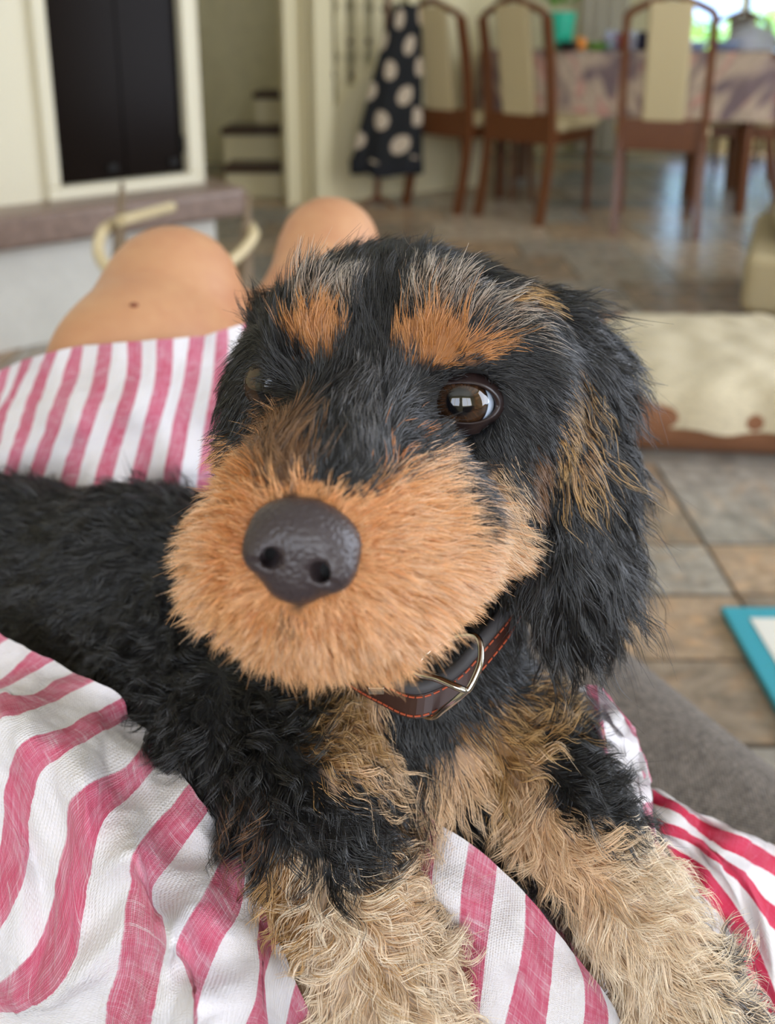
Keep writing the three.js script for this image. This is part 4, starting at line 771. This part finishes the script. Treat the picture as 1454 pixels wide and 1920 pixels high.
const grow = [[690, 760, 0.25, -1], [640, 860, 0.1, -1], [780, 800, 0.8, -0.5], [720, 650, 0.1, -1], [730, 520, 0.05, -1], [560, 640, -0.3, -1], [620, 600, 0.05, -1], [670, 560, 0.25, -1], [520, 560, -0.7, -0.8], [780, 600, -0.1, -1], [850, 600, 0.35, -1], [930, 600, 0.9, -0.5],
  [770, 500, -0.1, -1], [840, 490, 0.5, -0.9], [930, 520, 1, -0.35], [1000, 560, 1, 0.3], [980, 650, 0.9, 0.35], [900, 690, 0.6, -0.3], [960, 760, 0.7, 0.7], [880, 850, 0.3, 0.9], [960, 880, 0.5, 0.9], [830, 860, 0.3, 0.6], [940, 980, 0.5, 0.8], [1000, 940, 0.4, 0.9],
  [450, 620, -0.8, -0.3], [430, 720, -0.5, 0.6], [500, 760, -0.8, 0.2], [450, 840, -0.9, 0.1], [600, 460, -0.3, -1], [520, 500, -0.8, -0.7],
  [1050, 540, 1, -0.2], [1075, 620, 1, 0.15], [1090, 700, 0.6, 0.8], [1090, 850, 0.35, 1], [1060, 1000, 0, 1], [1120, 1000, 0.3, 1], [1130, 1100, 0.7, 0.8], [1060, 1150, 0.15, 1], [1100, 1160, 0.6, 0.7], [1000, 1050, -0.1, 1], [460, 760, -0.3, 1],
  [100, 950, -1, 0.1], [200, 1100, -0.8, 0.6], [50, 1100, -1, 0.3], [330, 1200, -0.4, 1], [300, 1000, -0.8, 0.3], [420, 1300, 0.1, 1], [480, 1400, 0.3, 1], [560, 1500, 0.5, 1], [640, 1580, 0.4, 1], [430, 1450, 0.3, 1], [600, 1650, -0.3, 1], [700, 1650, 0.5, 0.8], [620, 1780, -0.5, 0.9], [720, 1800, 0.3, 1], [760, 1880, 0.2, 1],
  [640, 1340, 0.3, 1], [700, 1420, 0.7, 0.8], [800, 1420, 0.1, 1], [900, 1400, 0.5, 1], [960, 1370, 0.6, 0.6], [1010, 1360, 1, 0.2], [1000, 1290, 0.9, 0.3],
  [1030, 1480, 0.4, 1], [1100, 1540, 0.9, 0.6], [1080, 1640, 0.8, 0.8], [1180, 1680, 1, 0.5], [1150, 1760, 0.6, 0.9], [1260, 1800, 0.8, 0.8], [1300, 1880, 0.8, 0.9]].map(([x, y, dx, dy]) => ({ c: hit(x, y), d: dirOf(dx, dy, 0.15) }));
const noseAt = P(566, 1030, 0.205);
const tufts = [[600, 500, 0.019, 0.021, 0.95], [560, 540, 0.014, 0.018, 0.8], [1040, 590, 0.014, 0.026, 0.35], [1100, 1110, 0.02, 0.03, 0.25], [770, 1330, 0.02, 0.012, 0.2]].map(([x, y, r, L, lift]) => ({ c: hit(x, y), r, L, lift }));
function flowAt(p, tag) {
  if (tag === 'muzzle') { const r = p.clone().sub(noseAt), a = r.dot(CAM_R), b = r.dot(CAM_U), l = Math.hypot(a, b) || 1; return CAM_R.clone().multiplyScalar(a / l).addScaledVector(CAM_U, b / l - 0.12).addScaledVector(CAM_F, 0.45).normalize(); }
  const s = V(0, 0, 0);
  for (const g of grow) { const q = g.c.distanceToSquared(p) + 2e-5; s.addScaledVector(g.d, 1 / (q * q)); }
  return s.normalize();
}
//           length  lift  wave   curl    lambda clump width   K  density
const COAT = { skull: [0.0130, 0.40, 0.25, 0.0005, 0.02, 0.45, 0.0002, 6, 1.7], bridge: [0.0095, 0.22, 0.3, 0.0003, 0.02, 0.5, 0.00019, 5, 1.9], muzzle: [0.0084, 0.46, 0.3, 0.0003, 0.012, 0.5, 0.00018, 4, 3.6], cheek: [0.0065, 0.2, 0.2, 0.0002, 0.02, 0.35, 0.00018, 4, 2.2], cheek_far: [0.011, 0.35, 0.3, 0.0005, 0.02, 0.4, 0.00024, 5, 0.9],
  ear: [0.025, 0.16, 0.5, 0.0016, 0.022, 0.6, 0.00026, 8, 1.1], ear_far: [0.014, 0.3, 0.4, 0.001, 0.02, 0.5, 0.00026, 6, 0.8], neck: [0.016, 0.35, 0.5, 0.001, 0.02, 0.55, 0.00026, 7, 0.7], chest: [0.021, 0.4, 0.6, 0.0022, 0.022, 0.65, 0.00024, 8, 1.5], body: [0.018, 0.25, 0.7, 0.0022, 0.02, 0.6, 0.00034, 7, 0.45], foreleg_near: [0.0165, 0.42, 0.8, 0.0028, 0.016, 0.66, 0.00022, 9, 1.3], foreleg_far: [0.0165, 0.4, 0.7, 0.0024, 0.018, 0.6, 0.00022, 9, 1.4] };
function coatAt(p, tag, jitter) {
  let kind = tag === 'muzzle' ? 'orange' : 'black';
  const nz = 0.5 * noise3(p.x * 90, p.y * 90, p.z * 90) + 0.5 * noise3(p.x * 260, p.y * 260, p.z * 260);
  for (const m of marks) {
    const r = p.clone().sub(m.c), a = r.dot(CAM_R) / m.rx, b = r.dot(CAM_U) / m.ry, d = Math.hypot(a, b, r.dot(CAM_F) / 0.035);
    if (d + m.soft * (nz + 0.9 * (jitter - 0.5)) < 1 && (m.share >= 1 || ((jitter * 7.31) % 1) < m.share)) kind = m.kind;
  }
  return kind;
}
const inOpening = (p, k) => [eyeNear, eyeFar].some((e) => { const r = p.clone().sub(e.c), x = r.dot(e.x), y = r.dot(e.y); return r.dot(e.n) > -0.004 && Math.hypot(x / 0.0108, y / (y > 0 ? 0.0078 : 0.0066)) < (e === eyeNear ? k : 0.12); });
const inNose = (p) => p.distanceTo(P(566, 1032, 0.2)) < 0.0125;

// the body itself, coloured like the roots of its coat
{
  const g = surfaceNets(dogField, V(-0.42, 0.40, -0.56), V(0.2, 0.80, -0.14), 0.0032), p = g.attributes.position, col = new Float32Array(p.count * 3), v = V(0, 0, 0);
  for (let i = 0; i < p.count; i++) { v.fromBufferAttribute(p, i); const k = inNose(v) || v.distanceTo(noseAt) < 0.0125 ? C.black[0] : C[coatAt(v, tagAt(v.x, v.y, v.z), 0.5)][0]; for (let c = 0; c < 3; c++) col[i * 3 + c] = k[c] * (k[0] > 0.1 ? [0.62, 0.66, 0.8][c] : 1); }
  g.setAttribute('color', new THREE.BufferAttribute(col, 3));
  part('body', g, new THREE.MeshStandardMaterial({ vertexColors: true, roughness: 0.8 }), dog);
  globalThis.dogSkin = g;
}
const furM = new THREE.MeshPhysicalMaterial({ vertexColors: true, roughness: 0.3, specularIntensity: 1, ior: 1.6, side: THREE.DoubleSide });
class Strands {
  constructor() { this.pos = []; this.nor = []; this.col = []; this.idx = []; this.n = 0; }
  add(path, out, width, root, tip, twist) {     // a narrow ribbon, rounded by its normals
    const K = path.length - 1, t = V(0, 0, 0), side = V(0, 0, 0), face = V(0, 0, 0);
    for (let k = 0; k <= K; k++) {
      t.copy(path[Math.min(K, k + 1)]).sub(path[Math.max(0, k - 1)]).normalize();
      side.copy(t).cross(out).normalize(); face.copy(side).cross(t).normalize();
      const cs = Math.cos(twist), sn = Math.sin(twist), sx = side.x * cs + face.x * sn, sy = side.y * cs + face.y * sn, sz = side.z * cs + face.z * sn, fx = face.x * cs - side.x * sn, fy = face.y * cs - side.y * sn, fz = face.z * cs - side.z * sn;
      const s = k / K, w = width * 0.5 * (s < 0.5 ? 1 : lerp(1, 0.22, (s - 0.5) * 2)), p = path[k];
      this.pos.push(p.x - sx * w, p.y - sy * w, p.z - sz * w, p.x + sx * w, p.y + sy * w, p.z + sz * w);
      const a = 0.62, b = 0.78; this.nor.push(fx * b - sx * a, fy * b - sy * a, fz * b - sz * a, fx * b + sx * a, fy * b + sy * a, fz * b + sz * a);
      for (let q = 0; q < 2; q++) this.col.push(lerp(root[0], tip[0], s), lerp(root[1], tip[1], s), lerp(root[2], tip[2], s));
      if (k < K) { const i = this.n + k * 2; this.idx.push(i, i + 1, i + 2, i + 1, i + 3, i + 2); }
    }
    this.n += (K + 1) * 2;
  }
  build(name, label) {
    if (!this.n) return;
    const g = new THREE.BufferGeometry();
    g.setAttribute('position', new THREE.BufferAttribute(Float32Array.from(this.pos), 3)); g.setAttribute('normal', new THREE.BufferAttribute(Float32Array.from(this.nor), 3)); g.setAttribute('color', new THREE.BufferAttribute(Float32Array.from(this.col), 3)); g.setIndex(new THREE.BufferAttribute(Uint32Array.from(this.idx), 1));
    part(name, g, furM, dog, label).userData.kind = 'stuff';
    console.log(name, this.idx.length / 3, 'triangles');
  }
}
const locks = { skull: new Strands(), muzzle: new Strands(), ear: new Strands(), body: new Strands(), chest: new Strands(), foreleg_near: new Strands(), foreleg_far: new Strands() };
const lockOf = { skull: 'skull', bridge: 'skull', cheek: 'skull', cheek_far: 'skull', muzzle: 'muzzle', ear: 'ear', ear_far: 'ear', neck: 'chest', chest: 'chest', body: 'body', foreleg_near: 'foreleg_near', foreleg_far: 'foreleg_far' };
function guidePath(p, n, tag, kind) {
  let [L, lift, wave, curl, lambda] = COAT[tag], K = COAT[tag][7];
  let f = flowAt(p, tag); f.addScaledVector(n, -f.dot(n)).normalize();
  if (kind === 'silver') { L = 0.0195; lift = 0.5; } if (kind === 'tan' && tag === 'skull') { L = 0.0095; lift = 0.45; }
  for (const t of tufts) { const k = 1 - smooth(0.3, 1, p.distanceTo(t.c) / t.r); L = lerp(L, t.L, k); lift = lerp(lift, t.lift, k); }
  const eyeD = Math.min(p.distanceTo(eyeNear.c.clone().addScaledVector(eyeNear.n, 0.008)), p.distanceTo(eyeFar.c) + 0.004);
  if (eyeD < 0.024) { const k = smooth(0.012, 0.024, eyeD); L *= lerp(0.38, 1, k); lift = lerp(0.12, lift, k); }
  if (tag === 'muzzle') L *= lerp(0.45, 1.4, smooth(0.012, 0.042, p.distanceTo(noseAt)));
  const jit = 0.7 + 0.6 * rnd(); L *= jit;
  const side = n.clone().cross(f).normalize(), d = f.clone().multiplyScalar(Math.cos(lift)).addScaledVector(n, Math.sin(lift)).addScaledVector(side, rr(-0.22, 0.22)).normalize();
  const path = [p.clone()], q = p.clone(), nb = n.clone(), step = L / K, ph = rnd() * 6.28, spin = rnd() < 0.5 ? -1 : 1;
  for (let k = 1; k <= K; k++) {
    const fr = 55; d.x += wave * 0.35 * noise3(q.x * fr, q.y * fr, q.z * fr); d.y += wave * 0.35 * noise3(q.y * fr + 40, q.z * fr, q.x * fr) - 0.045; d.z += wave * 0.35 * noise3(q.z * fr + 80, q.x * fr, q.y * fr);
    d.addScaledVector(f, 0.06).normalize(); q.addScaledVector(d, step);
    const e = dogField(q.x, q.y, q.z), keep = 0.0006 + 0.0012 * k / K;
    if (e < keep) { const g = gradient(dogField, q); q.addScaledVector(g, keep - e); d.addScaledVector(g, -Math.min(0, d.dot(g))).normalize(); nb.copy(g); }
    const s = k / K, a = ph + spin * 6.283 * s * L / lambda, amp = curl * Math.min(1, s * 1.6);
    path.push(q.clone().addScaledVector(side, amp * (Math.cos(a) - Math.cos(ph))).addScaledVector(nb, amp * 0.8 * (Math.sin(a) + 0.6)));
  }
  return path;
}
{
  const g = globalThis.dogSkin, p = g.attributes.position, ix = g.index.array, tri = [], a = V(0, 0, 0), b = V(0, 0, 0), c = V(0, 0, 0); let total = 0;
  for (let i = 0; i < ix.length; i += 3) {
    a.fromBufferAttribute(p, ix[i]); b.fromBufferAttribute(p, ix[i + 1]); c.fromBufferAttribute(p, ix[i + 2]);
    const m = a.clone().add(b).add(c).multiplyScalar(1 / 3), [px, py] = pixelOf(m);
    if (px < -260 || px > 1560 || py < 330 || py > 2080) continue;
    const nn = b.clone().sub(a).cross(c.clone().sub(a)), area = nn.length() / 2; if (area < 1e-10) continue;
    nn.normalize(); const out = gradient(dogField, m, 0.002), facing = out.dot(EYE.clone().sub(m).normalize());
    if (facing < -0.45) continue;
    const tag = tagAt(m.x, m.y, m.z); total += area * COAT[tag][8] * (px < -60 ? 0.4 : 1); tri.push([ix[i], ix[i + 1], ix[i + 2], total]);
  }
  console.log('furred area cm2', total * 1e4);
  const GUIDES = 11000, KIDS = 14;
  for (let n = 0; n < GUIDES; n++) {
    const want = rnd() * total; let lo = 0, hi = tri.length - 1; while (lo < hi) { const m = (lo + hi) >> 1; if (tri[m][3] < want) lo = m + 1; else hi = m; }
    const [i, j, k] = tri[lo]; let u = rnd(), w = rnd(); if (u + w > 1) { u = 1 - u; w = 1 - w; }
    a.fromBufferAttribute(p, i); b.fromBufferAttribute(p, j); c.fromBufferAttribute(p, k);
    const root = a.clone().addScaledVector(b.clone().sub(a), u).addScaledVector(c.clone().sub(a), w);
    let nrm = gradient(dogField, root, 0.0015); root.addScaledVector(nrm, -dogField(root.x, root.y, root.z));
    if (inNose(root)) continue;
    const tag = tagAt(root.x, root.y, root.z), kind = coatAt(root, tag, 0.5), path = guidePath(root, nrm, tag, kind), K = path.length - 1, [, , , , , clump, width, , dens] = COAT[tag];
    const spread = 0.0021 / Math.sqrt(dens), t1 = V(0, 1, 0).cross(nrm).normalize(), t2 = nrm.clone().cross(t1), bunch = locks[lockOf[tag]];
    for (let m = 0; m < KIDS; m++) {
      const r = spread * Math.sqrt(rnd()) * 1.5, an = rnd() * 6.283, o = t1.clone().multiplyScalar(r * Math.cos(an)).addScaledVector(t2, r * Math.sin(an)), q = root.clone().add(o);
      const e = dogField(q.x, q.y, q.z); q.addScaledVector(nrm, -e - 0.0003); o.copy(q).sub(root);
      if (inOpening(q, 1.12)) continue;
      const kd = coatAt(q, tag, rnd()), [c0, c1] = C[kd], lum = rr(0.75, 1.25), cut = rnd() < 0.05 ? rr(1.1, 1.45) : rr(0.62, 1.08), fz = 0.0011, fx = rr(-fz, fz), fy = rr(-fz, fz), fzz = rr(-fz, fz), cl = clump * rr(0.7, 1.15), pts = [];
      for (let s = 0; s <= K; s++) {
        const t = s * cut, i0 = Math.min(K - 1, Math.floor(t)), f = t - i0, A = path[i0], B = path[i0 + 1], sh = 1 - cl * Math.min(1, s / K * 1.2), ff = (s / K) * (s / K);
        pts.push(V(lerp(A.x, B.x, f) + o.x * sh + fx * ff, lerp(A.y, B.y, f) + o.y * sh + fy * ff, lerp(A.z, B.z, f) + o.z * sh + fzz * ff));
      }
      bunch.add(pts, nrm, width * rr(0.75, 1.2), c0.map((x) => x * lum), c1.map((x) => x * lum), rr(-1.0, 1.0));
    }
  }
  // the short dense undercoat that hides the skin
  const UNDER = 78000;
  for (let n = 0; n < UNDER; n++) {
    const want = rnd() * total; let lo = 0, hi = tri.length - 1; while (lo < hi) { const m = (lo + hi) >> 1; if (tri[m][3] < want) lo = m + 1; else hi = m; }
    const [i, j, k] = tri[lo]; let u = rnd(), w = rnd(); if (u + w > 1) { u = 1 - u; w = 1 - w; }
    a.fromBufferAttribute(p, i); b.fromBufferAttribute(p, j); c.fromBufferAttribute(p, k);
    const q = a.clone().addScaledVector(b.clone().sub(a), u).addScaledVector(c.clone().sub(a), w);
    if (inNose(q) || inOpening(q, 1.16)) continue;
    const nrm = gradient(dogField, q, 0.0015), tag = tagAt(q.x, q.y, q.z), kd = coatAt(q, tag, rnd()), f = flowAt(q, tag); f.addScaledVector(nrm, -f.dot(nrm)).normalize();
    const near = Math.min(q.distanceTo(eyeNear.c.clone().addScaledVector(eyeNear.n, 0.008)), q.distanceTo(eyeFar.c) + 0.004), L = COAT[tag][0] * rr(0.35, 0.6) * lerp(0.4, 1, smooth(0.012, 0.022, near)) * (tag === 'muzzle' ? lerp(0.5, 1.1, smooth(0.012, 0.04, q.distanceTo(noseAt))) : 1);
    f.addScaledVector(nrm.clone().cross(f), rr(-0.35, 0.35)).normalize();
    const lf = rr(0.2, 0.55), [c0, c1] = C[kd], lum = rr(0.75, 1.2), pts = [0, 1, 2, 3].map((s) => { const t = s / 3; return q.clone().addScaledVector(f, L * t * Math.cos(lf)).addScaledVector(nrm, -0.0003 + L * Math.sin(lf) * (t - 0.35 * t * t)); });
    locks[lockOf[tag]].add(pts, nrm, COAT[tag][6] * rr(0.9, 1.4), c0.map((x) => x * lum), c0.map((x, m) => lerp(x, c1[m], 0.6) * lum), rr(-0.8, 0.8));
  }
  locks.skull.build('head_fur', 'black head fur with tan eyebrows and silver tips'); locks.muzzle.build('muzzle_fur', 'bushy orange tan muzzle fur'); locks.ear.build('ear_fur', 'long wavy black ear fur'); locks.body.build('body_fur', 'wavy black body fur');
  locks.chest.build('chest_fur', 'black chest fur with tan tufts'); locks.foreleg_near.build('foreleg_fur', 'curly black fur turning cream on the front foreleg'); locks.foreleg_far.build('foreleg_fur', 'curly cream fur on the outer foreleg');
  delete globalThis.dogSkin;
}
// ------------------------------------------------------------------ collar
{
  const o = thing('dog_collar', 'brown leather dog collar with metal buckle round the neck of the puppy', 'collar');
  const ring = [[560, 1190, 0.345], [640, 1240, 0.325], [715, 1284, 0.301], [785, 1310, 0.286], [850, 1278, 0.287], [905, 1215, 0.293], [950, 1155, 0.305], [975, 1080, 0.335], [880, 980, 0.395], [700, 980, 0.40], [575, 1080, 0.37]].map((a) => P(...a));
  const curve = new THREE.CatmullRomCurve3(ring, true, 'centripetal'), mid = ring.reduce((s, q) => s.add(q), V(0, 0, 0)).multiplyScalar(1 / ring.length), axis = dirOf(-0.12, 1, -0.25);
  const leather = mat(new THREE.Color('#3d211b'), 0.42), pad = mat(new THREE.Color('#4b494c'), 0.6), thread = mat(new THREE.Color('#c05a3a'), 0.6), steel = mat(new THREE.Color('#c9c4bc'), 0.16, { metalness: 1 });
  const sweep = (w0, w1, thick, off) => {    // a band that stands along the neck
    const N = 120, pos = [], idx = [];
    for (let i = 0; i < N; i++) { const q = curve.getPointAt(i / N), out = q.clone().sub(mid); out.addScaledVector(axis, -out.dot(axis)).normalize(); for (const [a, b] of [[w0, off], [w1, off], [w1, off + thick], [w0, off + thick]]) { const v = q.clone().addScaledVector(axis, a).addScaledVector(out, b); pos.push(v.x, v.y, v.z); } }
    for (let i = 0; i < N; i++) for (let s = 0; s < 4; s++) { const a = i * 4 + s, b = i * 4 + (s + 1) % 4, c = ((i + 1) % N) * 4 + s, d = ((i + 1) % N) * 4 + (s + 1) % 4; idx.push(a, b, c, b, d, c); }
    const g = new THREE.BufferGeometry(); g.setAttribute('position', new THREE.Float32BufferAttribute(pos, 3)); g.setIndex(idx); const e = g.toNonIndexed(); e.computeVertexNormals(); return e;
  };
  part('strap', sweep(-0.002, 0.0055, 0.0022, 0.0005), leather, o, 'dark brown leather strap');
  const along = (a, b) => { const pts = []; for (let i = 0; i < 90; i++) { const q = curve.getPointAt(i / 90), out = q.clone().sub(mid); out.addScaledVector(axis, -out.dot(axis)).normalize(); pts.push(q.addScaledVector(axis, a).addScaledVector(out, b)); } return pts; };
  part('rolled_edge', tube(along(-0.0038, 0.0008), 0.0024, 240, true, 10), pad, o, 'grey rolled padding');
  for (const w of [-0.0013, 0.0047]) { const c2 = new THREE.CatmullRomCurve3(along(w, 0.0029), true), st = []; for (let i = 0; i < 110; i++) st.push(bar(c2.getPointAt(i / 110), c2.getPointAt((i + 0.7) / 110), 0.00035, 0.00035, 5)); part('stitching', merge(st), thread, o, 'orange stitching'); }
  const buckle = [[776, 1258, 0.280], [820, 1272, 0.275], [862, 1290, 0.271], [876, 1294, 0.271], [888, 1276, 0.272], [902, 1236, 0.275], [896, 1196, 0.281], [850, 1196, 0.287], [800, 1225, 0.287]].map((a) => P(...a));
  part('buckle', tube(buckle, 0.0012, 90, true, 10), steel, o, 'polished metal buckle frame');
  part('buckle_ring', tube([[878, 1292, 0.2705], [858, 1310, 0.272], [834, 1328, 0.276], [812, 1344, 0.281], [790, 1340, 0.288]].map((a) => P(...a)), 0.0011, 40, false, 10), steel, o, 'lower side of the metal buckle');
  const kp = P(706, 1292, 0.284);
  part('strap_keeper', rbox(0.0058, 0.003, 0.0022, 0.0005, kp.x, kp.y, kp.z), steel, o, 'small metal keeper');
}

renderer.render(scene, camera);
